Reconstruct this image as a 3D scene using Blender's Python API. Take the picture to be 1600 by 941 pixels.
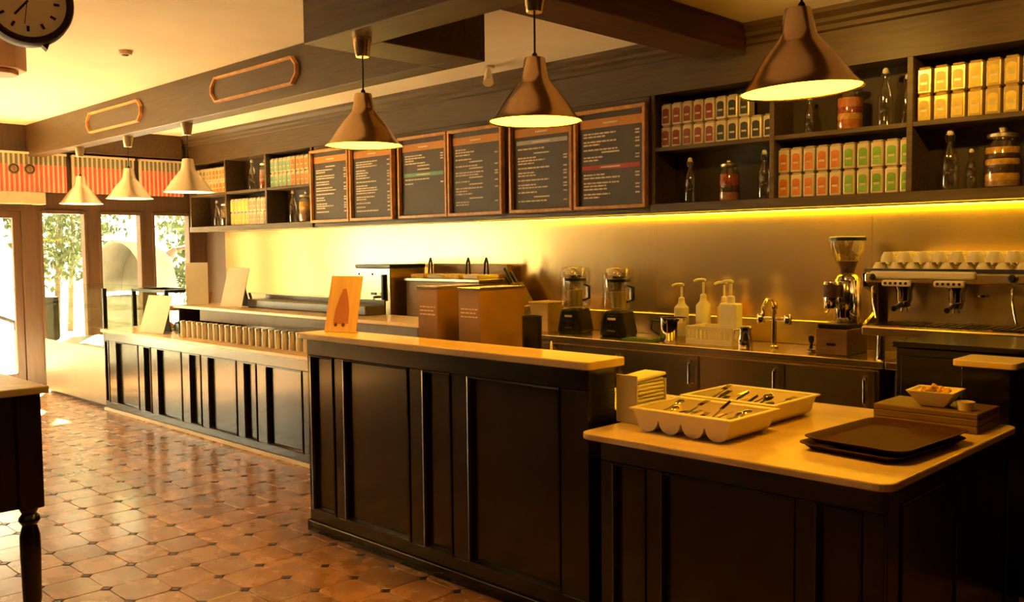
import bpy, bmesh, math, random
from mathutils import Vector, Matrix, Euler
R = math.radians
random.seed(7)
sc = bpy.context.scene
for o in list(bpy.data.objects):
    bpy.data.objects.remove(o)
col = sc.collection

# ------------------------------------------------------------------ camera
F_PX, YAW, PITCH, ROLL, EYE = 1435.9, 0.777797, -0.0573449, -0.0104187, 1.6
cd = bpy.data.cameras.new('camera')
cd.sensor_width = 36.0
cd.lens = 36.0 * F_PX / 1600.0
cd.clip_start = 0.05
cam = bpy.data.objects.new('camera', cd)
col.objects.link(cam)
B = Matrix(((1, 0, 0), (0, 0, -1), (0, 1, 0)))
CAM_R = Matrix.Rotation(YAW, 3, 'Z') @ Matrix.Rotation(PITCH, 3, 'X') @ B @ Matrix.Rotation(ROLL, 3, 'Z')
cam.matrix_world = Matrix.Translation((0, 0, EYE)) @ CAM_R.to_4x4()
sc.camera = cam

# ------------------------------------------------------------------ world, sun, exposure
vs = sc.view_settings
vs.view_transform = 'Standard'
vs.look = 'None'
vs.gamma = 1.0
vs.use_curve_mapping = False
vs.exposure = 1.15
w = bpy.data.worlds.new('warm_daylight')
sc.world = w
w.use_nodes = True
bg = w.node_tree.nodes['Background']
bg.inputs[0].default_value = (1.0, 0.88, 0.56, 1)
bg.inputs[1].default_value = 4.5
sd = bpy.data.lights.new('sun', 'SUN')
sd.energy = 165.0
sd.angle = R(1.5)
sd.color = (1.0, 0.91, 0.62)
sun = bpy.data.objects.new('sun', sd)
col.objects.link(sun)
sun.rotation_euler = Vector((0.74, -0.42, -0.52)).to_track_quat('-Z', 'Y').to_euler()


def portal(loc, direction, sx, sy):
    d = bpy.data.lights.new('window_portal', 'AREA')
    d.shape = 'RECTANGLE'
    d.size, d.size_y = sx, sy
    d.cycles.is_portal = True
    o = bpy.data.objects.new('window_portal', d)
    col.objects.link(o)
    o.location = loc
    o.rotation_euler = Vector(direction).to_track_quat('-Z', 'Y').to_euler()


portal((-12.08, 2.8, 1.15), (1, 0, 0), 6.4, 2.2)

# ------------------------------------------------------------------ materials
MATS = {}


def mat(name, c, rough=0.5, metal=0.0, var=0.12, scale=8.0, stretch=(1, 1, 1), bump=0.0, emit=None, es=0.0,
        trans=0.0, ior=1.45, coat=0.0, spec=0.5, aniso=0.0, rnd=0.0, rvar=0.0, world=False):
    if name in MATS:
        return MATS[name]
    m = bpy.data.materials.new(name)
    MATS[name] = m
    m.use_nodes = True
    nt = m.node_tree
    b = nt.nodes['Principled BSDF']
    tc = nt.nodes.new('ShaderNodeTexCoord')
    mp = nt.nodes.new('ShaderNodeMapping')
    mp.inputs['Scale'].default_value = stretch
    nz = nt.nodes.new('ShaderNodeTexNoise')
    nz.inputs['Scale'].default_value = scale
    nz.inputs['Detail'].default_value = 4
    nt.links.new(nt.nodes.new('ShaderNodeNewGeometry').outputs['Position'] if world else tc.outputs['Object'], mp.inputs[0])
    nt.links.new(mp.outputs[0], nz.inputs['Vector'])
    rp = nt.nodes.new('ShaderNodeValToRGB')
    rp.color_ramp.elements[0].position = 0.3
    rp.color_ramp.elements[1].position = 0.72
    rp.color_ramp.elements[0].color = tuple(max(0, x * (1 - var)) for x in c) + (1,)
    rp.color_ramp.elements[1].color = tuple(min(1, x * (1 + var)) for x in c) + (1,)
    nt.links.new(nz.outputs[0], rp.inputs[0])
    out = rp.outputs[0]
    if rnd > 0:
        oi = nt.nodes.new('ShaderNodeObjectInfo')
        hs = nt.nodes.new('ShaderNodeHueSaturation')
        mr = nt.nodes.new('ShaderNodeMapRange')
        mr.inputs['To Min'].default_value = 1 - rnd
        mr.inputs['To Max'].default_value = 1 + rnd
        nt.links.new(oi.outputs['Random'], mr.inputs[0])
        nt.links.new(mr.outputs[0], hs.inputs['Value'])
        nt.links.new(out, hs.inputs['Color'])
        out = hs.outputs[0]
    nt.links.new(out, b.inputs['Base Color'])
    b.inputs['Roughness'].default_value = rough
    if rvar > 0:
        mr2 = nt.nodes.new('ShaderNodeMapRange')
        mr2.inputs['To Min'].default_value = rough - rvar
        mr2.inputs['To Max'].default_value = rough + rvar
        nt.links.new(nz.outputs[0], mr2.inputs[0])
        nt.links.new(mr2.outputs[0], b.inputs['Roughness'])
    b.inputs['Metallic'].default_value = metal
    b.inputs['IOR'].default_value = ior
    b.inputs['Specular IOR Level'].default_value = spec
    b.inputs['Transmission Weight'].default_value = trans
    b.inputs['Coat Weight'].default_value = coat
    b.inputs['Coat Roughness'].default_value = 0.12
    b.inputs['Anisotropic'].default_value = aniso
    if emit:
        b.inputs['Emission Color'].default_value = emit + (1,)
        b.inputs['Emission Strength'].default_value = es
    if bump > 0:
        bp = nt.nodes.new('ShaderNodeBump')
        bp.inputs['Strength'].default_value = bump
        bp.inputs['Distance'].default_value = 0.01
        nt.links.new(nz.outputs[0], bp.inputs['Height'])
        nt.links.new(bp.outputs[0], b.inputs['Normal'])
    return m


def pane_mat(name, tint=(0.97, 0.97, 0.93), refl=0.07, rough=0.02):
    m = bpy.data.materials.new(name)
    m.use_nodes = True
    nt = m.node_tree
    nt.nodes.remove(nt.nodes['Principled BSDF'])
    t = nt.nodes.new('ShaderNodeBsdfTransparent')
    t.inputs[0].default_value = tint + (1,)
    g = nt.nodes.new('ShaderNodeBsdfGlossy')
    g.inputs['Roughness'].default_value = rough
    mx = nt.nodes.new('ShaderNodeMixShader')
    mx.inputs[0].default_value = refl
    nt.links.new(t.outputs[0], mx.inputs[1])
    nt.links.new(g.outputs[0], mx.inputs[2])
    nt.links.new(mx.outputs[0], nt.nodes['Material Output'].inputs[0])
    return m


BLACK = mat('black_painted_wood', (0.006, 0.0042, 0.003), 0.23, var=0.3, scale=3, stretch=(8, 8, 0.6), bump=0.02, rvar=0.05, coat=0.3)
FASCIA = mat('dark_stained_wood', (0.080, 0.047, 0.017), 0.45, var=0.25, scale=5, stretch=(0.6, 6, 9), bump=0.08)
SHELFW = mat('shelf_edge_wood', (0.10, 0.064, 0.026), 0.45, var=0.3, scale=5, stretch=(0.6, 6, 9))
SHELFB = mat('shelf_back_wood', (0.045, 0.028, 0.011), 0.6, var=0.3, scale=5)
REDWOOD = mat('red_brown_beam_wood', (0.065, 0.016, 0.006), 0.5, var=0.4, scale=4, stretch=(8, 0.5, 8))
PLASTER = mat('cream_plaster', (0.84, 0.78, 0.65), 0.8, var=0.05, scale=2, bump=0.03)
PANELLING = mat('dark_wall_panelling', (0.016, 0.010, 0.006), 0.55, var=0.3, scale=4, stretch=(6, 6, 0.5))
WALLDARK = mat('brown_wall_paint', (0.10, 0.065, 0.042), 0.6, var=0.15, scale=3)
MULLION = mat('brown_window_wood', (0.09, 0.052, 0.030), 0.45, var=0.2, scale=5, stretch=(6, 6, 0.5))
TILE = mat('terracotta_tile', (0.37, 0.180, 0.060), 0.27, var=0.25, scale=6, rnd=0.20, bump=0.02, rvar=0.05, spec=0.6, world=True, coat=0.28)
INSET = mat('dark_inset_tile', (0.03, 0.016, 0.010), 0.35, var=0.3, scale=20, rnd=0.2)
GROUT = mat('brown_grout', (0.27, 0.12, 0.04), 0.5, var=0.2, scale=30)
MARBLE = mat('cream_marble', (0.72, 0.53, 0.27), 0.24, var=0.10, scale=3.5, stretch=(1, 2, 1))
STEEL = mat('brushed_steel', (0.66, 0.54, 0.35), 0.26, metal=1.0, var=0.03, scale=6, stretch=(0.4, 1, 14), rvar=0.015)
SPLASH = mat('rippled_steel_sheet', (0.80, 0.59, 0.27), 0.26, metal=1.0, var=0.05, scale=2.2, stretch=(1.1, 1, 0.30), bump=0.30)
CHROME = mat('polished_chrome', (0.80, 0.74, 0.62), 0.09, metal=1.0, var=0.03)
BRASS = mat('brushed_copper_nickel', (0.90, 0.66, 0.36), 0.21, metal=1.0, var=0.05, scale=5, stretch=(8, 8, 0.4), rvar=0.03)
NICKEL = mat('brushed_pale_nickel', (0.72, 0.62, 0.46), 0.34, metal=1.0, var=0.06, scale=5, stretch=(30, 30, 0.4))  # on the far pendants, their daylight paleness is put into this metal colour
FRAME = mat('copper_frame_wood', (0.60, 0.29, 0.09), 0.35, var=0.25, scale=6, stretch=(3, 3, 3))
BOARD = mat('menu_board_slate', (0.060, 0.037, 0.018), 0.55, var=0.2, scale=4)
HEADER = mat('orange_header_band', (0.55, 0.22, 0.02), 0.5, var=0.1)
CHALK = mat('cream_lettering', (0.75, 0.62, 0.42), 0.6, var=0.1)
CORD = mat('black_cable', (0.01, 0.009, 0.008), 0.5)
WHITEP = mat('white_plastic', (0.80, 0.72, 0.55), 0.35, var=0.05)
PAPER = mat('white_paper', (0.82, 0.78, 0.64), 0.7, var=0.04)
BLACKP = mat('black_plastic', (0.012, 0.010, 0.009), 0.3, var=0.2)
BROWNB = mat('brown_card_box', (0.28, 0.155, 0.05), 0.55, var=0.15, scale=5)
BAMBOO = mat('bamboo_sign', (0.90, 0.58, 0.16), 0.45, var=0.12, scale=4, stretch=(8, 8, 0.6))
TREEINK = mat('burnt_orange_print', (0.55, 0.20, 0.02), 0.5, var=0.1)
TRAYB = mat('dark_brown_tray', (0.050, 0.014, 0.005), 0.62, spec=0.25, var=0.2, scale=30)
WOODB = mat('brown_board_wood', (0.16, 0.085, 0.035), 0.5, var=0.3, scale=5, stretch=(0.8, 8, 8))
TINB = mat('cream_tin', (0.72, 0.60, 0.38), 0.30, metal=0.35, var=0.08)
GOLDT = mat('gold_tin', (0.80, 0.60, 0.22), 0.25, metal=0.6, var=0.08)
GLASS = pane_mat('clear_glass', (0.93, 0.90, 0.80), 0.16, 0.06)
PANE = pane_mat('window_pane')
CASEG = pane_mat('display_glass', (0.93, 0.95, 0.88))
LAMPG = mat('lit_lamp_diffuser', (0.9, 0.8, 0.5), 0.5, emit=(1.0, 0.42, 0.008), es=17.0)
LAMPF = mat('far_lamp_diffuser', (0.9, 0.8, 0.5), 0.5, emit=(1.0, 0.78, 0.36), es=2.4)
LED = mat('yellow_led_strip', (0.9, 0.8, 0.2), 0.5, emit=(1.0, 0.58, 0.012), es=14.0)


def lab(name, c, rough=0.4):
    return mat(name, c, rough, var=0.25, scale=18, rnd=0.12)


L_RED = lab('label_dark_red', (0.26, 0.045, 0.015))
L_DARK = lab('label_dark_green', (0.045, 0.045, 0.02))
L_ORANGE = lab('label_orange', (0.62, 0.20, 0.025))
L_GREEN = lab('label_green', (0.22, 0.42, 0.05))
L_YEL = lab('label_yellow', (0.80, 0.52, 0.04))
L_PINK = lab('label_pink', (0.58, 0.28, 0.18))
L_TEAL = lab('label_teal', (0.20, 0.42, 0.24))
L_OLIVE = lab('label_olive', (0.36, 0.26, 0.09))
L_GOLD = lab('label_gold', (0.82, 0.60, 0.10), 0.3)


# ------------------------------------------------------------------ mesh helpers
class M:
    def __init__(s):
        s.v, s.f, s.mi, s.cur = [], [], [], 0

    def add(s, vs_, fs):
        n = len(s.v)
        s.v += [tuple(p) for p in vs_]
        s.f += [tuple(i + n for i in f) for f in fs]
        s.mi += [s.cur] * len(fs)
        return s

    def box(s, x0, x1, y0, y1, z0, z1):
        return s.add([(x0, y0, z0), (x1, y0, z0), (x1, y1, z0), (x0, y1, z0), (x0, y0, z1), (x1, y0, z1), (x1, y1, z1), (x0, y1, z1)],
                     [(0, 3, 2, 1), (4, 5, 6, 7), (0, 1, 5, 4), (1, 2, 6, 5), (2, 3, 7, 6), (3, 0, 4, 7)])

    def obox(s, c, size, rot):
        """oriented box, rot = Euler xyz"""
        e = Euler(rot).to_matrix()
        hx, hy, hz = (k / 2 for k in size)
        p = [Vector(c) + e @ Vector((a * hx, b * hy, d * hz)) for d in (-1, 1) for a, b in ((-1, -1), (1, -1), (1, 1), (-1, 1))]
        return s.add(p, [(0, 3, 2, 1), (4, 5, 6, 7), (0, 1, 5, 4), (1, 2, 6, 5), (2, 3, 7, 6), (3, 0, 4, 7)])

    def lathe(s, prof, c=(0, 0, 0), n=28, cap=True):
        vs_, fs = [], []
        for r, z in prof:
            for k in range(n):
                a = 2 * math.pi * k / n
                vs_.append((c[0] + r * math.cos(a), c[1] + r * math.sin(a), c[2] + z))
        for i in range(len(prof) - 1):
            for k in range(n):
                k2 = (k + 1) % n
                fs.append((i * n + k, i * n + k2, (i + 1) * n + k2, (i + 1) * n + k))
        if cap:
            fs.append(tuple(range(n))[::-1])
            m_ = (len(prof) - 1) * n
            fs.append(tuple(m_ + k for k in range(n)))
        return s.add(vs_, fs)

    def prism(s, poly, axis, a, b):
        def mk(p, t):
            return {'x': (t, p[0], p[1]), 'y': (p[0], t, p[1]), 'z': (p[0], p[1], t)}[axis]
        n = len(poly)
        vs_ = [mk(p, a) for p in poly] + [mk(p, b) for p in poly]
        fs = [tuple(range(n))[::-1], tuple(range(n, 2 * n))]
        fs += [(i, (i + 1) % n, n + (i + 1) % n, n + i) for i in range(n)]
        return s.add(vs_, fs)

    def tube(s, path, r, n=8):
        path = [Vector(p) for p in path]
        rs = r if isinstance(r, (list, tuple)) else [r] * len(path)
        vs_, fs = [], []
        for i, p in enumerate(path):
            t = (path[min(i + 1, len(path) - 1)] - path[max(i - 1, 0)]).normalized()
            u = t.orthogonal().normalized() if i == 0 else (u - t * u.dot(t)).normalized()
            v_ = t.cross(u)
            for k in range(n):
                a = 2 * math.pi * k / n
                vs_.append(p + (u * math.cos(a) + v_ * math.sin(a)) * rs[i])
        for i in range(len(path) - 1):
            for k in range(n):
                k2 = (k + 1) % n
                fs.append((i * n + k, i * n + k2, (i + 1) * n + k2, (i + 1) * n + k))
        fs.append(tuple(range(n))[::-1])
        fs.append(tuple((len(path) - 1) * n + k for k in range(n)))
        return s.add(vs_, fs)

    def ball(s, c, rx, ry=None, rz=None, n=12, m=8):
        ry, rz = ry or rx, rz or rx
        vs_, fs = [], []
        for j in range(1, m):
            t = math.pi * j / m
            for k in range(n):
                a = 2 * math.pi * k / n
                vs_.append((c[0] + rx * math.sin(t) * math.cos(a), c[1] + ry * math.sin(t) * math.sin(a), c[2] - rz * math.cos(t)))
        for j in range(m - 2):
            for k in range(n):
                k2 = (k + 1) % n
                fs.append((j * n + k, j * n + k2, (j + 1) * n + k2, (j + 1) * n + k))
        b = len(vs_)
        vs_ += [(c[0], c[1], c[2] - rz), (c[0], c[1], c[2] + rz)]
        for k in range(n):
            k2 = (k + 1) % n
            fs.append((b, k2, k))
            fs.append((b + 1, (m - 2) * n + k, (m - 2) * n + k2))
        return s.add(vs_, fs)

    def mesh(s, name, mats, smooth=None):
        me = bpy.data.meshes.new(name)
        me.from_pydata(s.v, [], s.f)
        for m_ in (mats if isinstance(mats, (list, tuple)) else [mats]):
            me.materials.append(m_)
        for p, k in zip(me.polygons, s.mi):
            p.material_index = k
        bm = bmesh.new()
        bm.from_mesh(me)
        bmesh.ops.recalc_face_normals(bm, faces=bm.faces)
        bm.to_mesh(me)
        bm.free()
        if smooth:
            me.shade_smooth()
            me.set_sharp_from_angle(angle=R(smooth))
        me.update()
        return me

    def build(s, name, mats, parent=None, bevel=0.0, smooth=None, seg=1):
        o = bpy.data.objects.new(name, s.mesh(name, mats, smooth))
        col.objects.link(o)
        if parent:
            o.parent = parent
        if bevel:
            b = o.modifiers.new('bevel', 'BEVEL')
            b.width = bevel
            b.segments = seg
            b.limit_method = 'ANGLE'
            b.angle_limit = R(40)
        return o


def bx(x0, x1, y0, y1, z0, z1):
    return M().box(x0, x1, y0, y1, z0, z1)


def tag(o, label=None, cat=None, group=None, kind=None):
    if label:
        o['label'] = label
    if cat:
        o['category'] = cat
    if group:
        o['group'] = group
    if kind:
        o['kind'] = kind
    return o


def thing(name, label, cat, loc=(0, 0, 0), rz=0.0, group=None):
    o = bpy.data.objects.new(name, None)
    o.empty_display_size = 0.1
    col.objects.link(o)
    o.location = loc
    o.rotation_euler = (0, 0, rz)
    return tag(o, label, cat, group)


def copy_tree(o, parent=None):
    c = o.copy()
    col.objects.link(c)
    c.parent = parent
    for ch in list(o.children):
        copy_tree(ch, c)
    return c


def struct(name, m_, mats, parent=None, **k):
    o = m_.build(name, mats, parent, **k)
    if not parent:
        tag(o, kind='structure')
    return o


ORD = ['first', 'second', 'third', 'fourth', 'fifth', 'sixth', 'seventh', 'eighth', 'ninth', 'tenth', 'eleventh', 'twelfth',
       'thirteenth', 'fourteenth', 'fifteenth', 'sixteenth', 'seventeenth', 'eighteenth', 'nineteenth', 'twentieth', 'twenty-first', 'twenty-second']

# ------------------------------------------------------------------ room shell
XL, XR, YF, YB, ZC = -11.9, 2.5, -3.5, 6.1, 3.13
floor = struct('floor', bx(XL - 0.2, XR, YF, YB + 0.2, -0.1, -0.004), GROUT)
struct('ceiling', bx(XL, XR, YF, YB, ZC, ZC + 0.12), PLASTER)
struct('wall_back', bx(XL - 0.2, XR, YB, YB + 0.2, -0.1, ZC + 0.12), WALLDARK)
struct('wall_right', bx(XR, XR + 0.2, YF - 0.2, YB + 0.2, -0.1, ZC + 0.12), PANELLING)

# left wall with doors and windows (openings in y)
openY = [(-0.185, 3.745), (3.954, 4.487), (4.652, 5.193), (5.346, 5.86)]
wl = M()
ys = [YF - 0.2] + [v for ab in openY for v in ab] + [YB]
for a, b in zip(ys[0::2], ys[1::2]):
    wl.box(XL - 0.16, XL, a, b, 0, 2.11)
wl.box(XL - 0.16, XL, YF - 0.2, YB, 2.11, ZC)
wl.box(XL - 0.16, XL, 3.954, 5.86, 0, 0.17)
struct('wall_left', wl, MULLION)
for i, (a, b) in enumerate(openY[1:], 1):
    z0, z1 = 0.17, 2.11
    fr = M()
    fr.box(XL - 0.10, XL + 0.02, a - 0.012, a + 0.022, z0, z1).box(XL - 0.10, XL + 0.02, b - 0.022, b + 0.012, z0, z1)
    fr.box(XL - 0.10, XL + 0.02, a + 0.022, b - 0.022, z0 - 0.01, z0 + 0.03).box(XL - 0.10, XL + 0.02, a + 0.022, b - 0.022, z1 - 0.03, z1 + 0.012)
    wo = struct('window_%d' % i, fr, MULLION, bevel=0.004)
    bx(XL - 0.055, XL - 0.045, a + 0.02, b - 0.02, z0 + 0.02, z1 - 0.02).build('pane', PANE, wo)
for i, (a, b) in enumerate(((-0.185, 1.125), (1.125, 2.435), (2.435, 3.745)), 1):
    fr = M()
    fr.box(XL - 0.09, XL - 0.03, a, a + 0.09, 0.0, 2.11).box(XL - 0.09, XL - 0.03, b - 0.09, b, 0.0, 2.11)
    fr.box(XL - 0.09, XL - 0.03, a + 0.09, b - 0.09, 0.0, 0.16).box(XL - 0.09, XL - 0.03, a + 0.09, b - 0.09, 2.02, 2.11)
    do = struct('door_%d' % i, fr, MULLION, bevel=0.004)
    bx(XL - 0.065, XL - 0.055, a + 0.085, b - 0.085, 0.15, 2.03).build('pane', PANE, do)
    hy = b - 0.045 if i == 1 else a + 0.045
    M().tube([(XL - 0.03, hy, 0.95), (XL + 0.03, hy, 0.95), (XL + 0.03, hy, 1.2), (XL - 0.03, hy, 1.2)], 0.011).build('handle', CHROME, do, smooth=40)
# front wall (beyond the frame)
wf = M()
wf.box(XL - 0.2, XR, YF - 0.2, YF, -0.1, ZC)
struct('wall_front', wf, PANELLING)

# ---- floor tiles
PX, PY = 0.2505, 0.2235
TX0, TY0 = -4.406, 2.368
CH = 0.030


def tile_mesh():
    hx, hy, c, g = PX / 2 - 0.0012, PY / 2 - 0.0012, CH, 0.0025
    def ring(e, z):
        a, b = hx - e, hy - e
        return [(-a + c, -b, z), (a - c, -b, z), (a, -b + c, z), (a, b - c, z), (a - c, b, z), (-a + c, b, z), (-a, b - c, z), (-a, -b + c, z)]
    m_ = M()
    v = ring(0, -0.005) + ring(0, -0.0015) + ring(g, 0.0)
    f = [tuple(range(16, 24))]
    for L in (0, 8):
        f += [(L + i, L + (i + 1) % 8, L + 8 + (i + 1) % 8, L + 8 + i) for i in range(8)]
    return m_.add(v, f)


def inset_mesh():
    c = CH - 0.005
    v = [(-c, 0, -0.005), (0, -c, -0.005), (c, 0, -0.005), (0, c, -0.005)]
    e = c - 0.003
    v += [(-c, 0, -0.0015), (0, -c, -0.0015), (c, 0, -0.0015), (0, c, -0.0015), (-e, 0, 0), (0, -e, 0), (e, 0, 0), (0, e, 0)]
    f = [(8, 9, 10, 11)]
    for L in (0, 4):
        f += [(L + i, L + (i + 1) % 4, L + 4 + (i + 1) % 4, L + 4 + i) for i in range(4)]
    return M().add(v, f)


Rt = CAM_R.transposed()


def project(p):
    q = Rt @ (Vector(p) - Vector((0, 0, EYE)))
    if q.z > -0.1:
        return None
    return (800 + F_PX * q.x / -q.z, 470.5 - F_PX * q.y / -q.z, -q.z)


tm, im = tile_mesh(), inset_mesh()
tme, ime = tm.mesh('tile', TILE, None), im.mesh('inset_tile', INSET, None)
ts, ins = [], []
i0, i1 = int((XL + 0.2 - TX0) / PX), int((XR - 0.2 - TX0) / PX)
j0, j1 = int((YF + 0.2 - TY0) / PY), int((YB - 0.2 - TY0) / PY)
for i in range(i0, i1 + 1):
    for j in range(j0, j1 + 1):
        for lst, x, y in ((ts, TX0 + (i + .5) * PX, TY0 + (j + .5) * PY), (ins, TX0 + i * PX, TY0 + j * PY)):
            p = project((x, y, 0))
            hid = y > 3.62 or (y > 2.85 and x > -4.5) or (y > 2.66 and x > -2.4)
            vis = p and -30 < p[0] < 760 and 590 < p[1] < 975 and not hid
            vis = vis and not (p[0] < 45 and p[1] < 800)
            lst.append(((x, y), p[2] if vis else 99))
for lst, me, nm, cap, base, dmax in ((ts, tme, 'tile', 298, tm, 60), (ins, ime, 'inset_tile', 200, im, 7.5)):
    lst.sort(key=lambda t: t[1])
    rest = M()
    n = 0
    for (x, y), d in lst:
        if d < dmax and n < cap:
            o = bpy.data.objects.new(nm, me)
            col.objects.link(o)
            o.parent = floor
            o.location = (x, y, random.uniform(-0.0008, 0.0008))
            n += 1
        else:
            rest.add([(a + x, b + y, c) for a, b, c in base.v], base.f)
    tag(rest.build(nm + '_field', TILE if nm == 'tile' else INSET, floor), kind='stuff')

# ---- beams and trims
bm_ = M().box(-4.5, XR, 2.92, 3.2, 2.755, ZC)
struct('trim_1', bm_, FASCIA, bevel=0.006)                                  # beam over the bar
struct('trim_2', M().box(-4.5, -4.15, 3.2, 3.83, 2.755, ZC).box(-4.5, -4.15, 3.83, 4.0, 2.755, ZC), FASCIA, bevel=0.004)
struct('trim_3', bx(XL, -4.5, 3.83, 4.0, 2.755, ZC), FASCIA, bevel=0.006)   # long beam with octagon frames
struct('trim_4', bx(-3.71, -3.35, 3.2, 5.72, 2.935, ZC), REDWOOD, bevel=0.006)
struct('trim_5', bx(XL, XL + 0.14, 4.0, 5.72, 2.83, ZC), FASCIA, bevel=0.004)
fz = M().box(XL, XR, 5.8, YB, 2.75, ZC)
fz.prism([(5.8, 2.99), (5.775, 3.0), (5.775, 3.03), (5.745, 3.045), (5.745, 3.07), (5.70, 3.10), (5.70, ZC), (5.8, ZC)], 'x', XL, XR)
struct('trim_6', fz, FASCIA)
struct('baseboard_left', bx(XL, XL + 0.02, YF, 1.0, 0, 0.1), MULLION)


def octagon_frame(x0, x1, z0, z1, label):
    t = thing('octagonal_frame', label, 'wall frame', ((x0 + x1) / 2, 3.83, z0), group='octagonal frames on the beam')
    a, h, c = (x1 - x0) / 2, z1 - z0, 0.07

    def ring(e):
        k = c - e * 0.42
        return [(-a + e + k, e), (a - e - k, e), (a - e, e + k), (a - e, h - e - k), (a - e - k, h - e), (-a + e + k, h - e), (-a + e, h - e - k), (-a + e, e + k)]
    o_, i_ = ring(0), ring(0.024)
    v = [(p[0], 0.0, p[1]) for p in o_] + [(p[0], -0.03, p[1]) for p in ring(0.004)] + [(p[0], -0.03, p[1]) for p in ring(0.018)] + [(p[0], 0.0, p[1]) for p in i_]
    f = []
    for L in (0, 8, 16):
        f += [(L + i, L + (i + 1) % 8, L + 8 + (i + 1) % 8, L + 8 + i) for i in range(8)]
    M().add(v, f).build('moulding', FRAME, t)
    M().prism(i_, 'y', -0.008, -0.001).build('panel', FASCIA, t)


octagon_frame(-7.29, -5.97, 2.84, 3.055, 'wide copper-edged octagonal frame on dark beam, nearer the bar')
octagon_frame(-9.98, -8.66, 2.84, 3.055, 'copper-edged octagonal frame on dark beam, nearer the windows')

# ------------------------------------------------------------------ counters
def panelled_front(parent, y, x0, x1, z0, z1, panels, pz0, pz1, m_=BLACK, d=0.022):
    """stiles and rails proud of a set of recessed panels; front faces -Y at y (local)"""
    bx(x0, x1, y, y + d, z0, pz0).build('bottom_rail', m_, parent, bevel=0.003)
    bx(x0, x1, y, y + d, pz1, z1).build('top_rail', m_, parent, bevel=0.003)
    edges = [x0] + [e for p in panels for e in p] + [x1]
    for a, b in zip(edges[0::2], edges[1::2]):
        if b - a > 0.004:
            bx(a, b, y, y + d, pz0, pz1).build('stile', m_, parent, bevel=0.003)
    for a, b in panels:
        p = bx(a, b, y + d, y + d + 0.012, pz0, pz1).build('panel', m_, parent)
        e = 0.014
        mo = M()
        pts = lambda t, yy: [(a + t, yy, pz0 + t), (b - t, yy, pz0 + t), (b - t, yy, pz1 - t), (a + t, yy, pz1 - t)]
        v = pts(0, y + d) + pts(0, y - 0.006) + pts(0.008, y - 0.008) + pts(e, y + 0.004) + pts(e + 0.004, y + d)
        f = []
        for L in (0, 4, 8, 12):
            f += [(L + i, L + (i + 1) % 4, L + 4 + (i + 1) % 4, L + 4 + i) for i in range(4)]
        mo.add(v, f).build('moulding', m_, p)


def rounded_top(x0, x1, y0, y1, z0, z1, r=0.04):
    pts = []
    for cx, cy, a0 in ((x0 + r, y0 + r, 180), (x1 - r, y0 + r, 270), (x1 - r, y1 - r, 0), (x0 + r, y1 - r, 90)):
        for k in range(6):
            a = R(a0 + 90 * k / 5)
            pts.append((cx + r * math.cos(a), cy + r * math.sin(a)))
    return M().prism(pts, 'z', z0, z1)


# high bar counter
t = thing('bar_counter', 'tall black panelled bar counter under the two nearer brass pendants', 'counter', (0, 0, 0))
bx(-4.46, -2.42, 2.905, 3.08, 0.0, 1.10).build('body', BLACK, t, bevel=0.004)
panelled_front(t, 2.88, -4.475, -2.405, 0.06, 1.10, [(-4.44, -4.215), (-4.125, -3.565), (-3.46, -3.25), (-3.135, -2.56)], 0.125, 1.01)
bx(-4.485, -2.40, 2.865, 2.905, 0.0, 0.06).build('plinth', BLACK, t, bevel=0.003)
tag(rounded_top(-4.53, -2.375, 2.85, 3.105, 1.10, 1.135, 0.03).build('marble_ledge', MARBLE, t, bevel=0.006, seg=2), 'cream marble bar ledge')
t = thing('under_bar_counter', 'steel-topped work counter tucked behind the tall bar counter', 'counter', (0, 0, 0))
bx(-4.44, -2.45, 3.11, 3.58, 0.0, 0.87).build('inner_cabinet', BLACK, t)
bx(-4.46, -2.43, 3.11, 3.60, 0.87, 0.90).build('inner_worktop', STEEL, t, bevel=0.003)

# low service counter
t = thing('service_counter', 'low black counter with wide cream marble top holding the cutlery trays', 'counter', (0, 0, 0))
bx(-2.26, -1.17, 2.83, 3.97, 0.0, 0.845).build('body', BLACK, t, bevel=0.004)
panelled_front(t, 2.805, -2.28, -1.15, 0.06, 0.845, [(-2.22, -2.06), (-1.99, -1.45), (-1.38, -1.22)], 0.12, 0.76)
bx(-1.17, -1.15, 2.83, 3.97, 0.06, 0.845).build('side_panel', BLACK, t, bevel=0.003)
sp = bx(-1.152, -1.142, 2.93, 3.3, 0.12, 0.77).build('side_moulding', BLACK, t, bevel=0.004)
bx(-1.152, -1.142, 3.42, 3.88, 0.12, 0.77).build('side_moulding', BLACK, t, bevel=0.004)
tag(rounded_top(-2.345, -1.11, 2.745, 4.0, 0.845, 0.872, 0.05).build('marble_top', MARBLE, t, bevel=0.006, seg=2), 'cream marble top')

# far counter
t = thing('far_counter', 'long grey panelled counter below the three far pendants', 'counter', (0, 0, 0))
bx(-9.50, -4.7, 3.745, 4.4, 0.0, 0.795).build('body', BLACK, t)
FP = [(-9.47, -9.385), (-9.20, -8.69), (-8.56, -8.415), (-8.27, -7.79), (-7.635, -7.43), (-7.30, -6.82), (-6.70, -6.505), (-6.36, -5.85), (-5.74, -5.53), (-5.40, -4.90)]
panelled_front(t, 3.72, -9.50, -4.7, 0.02, 0.795, FP, 0.09, 0.71, d=0.03)
tag(bx(-9.52, -4.7, 3.695, 4.42, 0.795, 0.825).build('marble_top', MARBLE, t, bevel=0.006, seg=2), 'cream marble top')
bx(-9.5, -4.7, 3.70, 3.72, 0.0, 0.025).build('pale_skirting', PLASTER, t)
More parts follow.
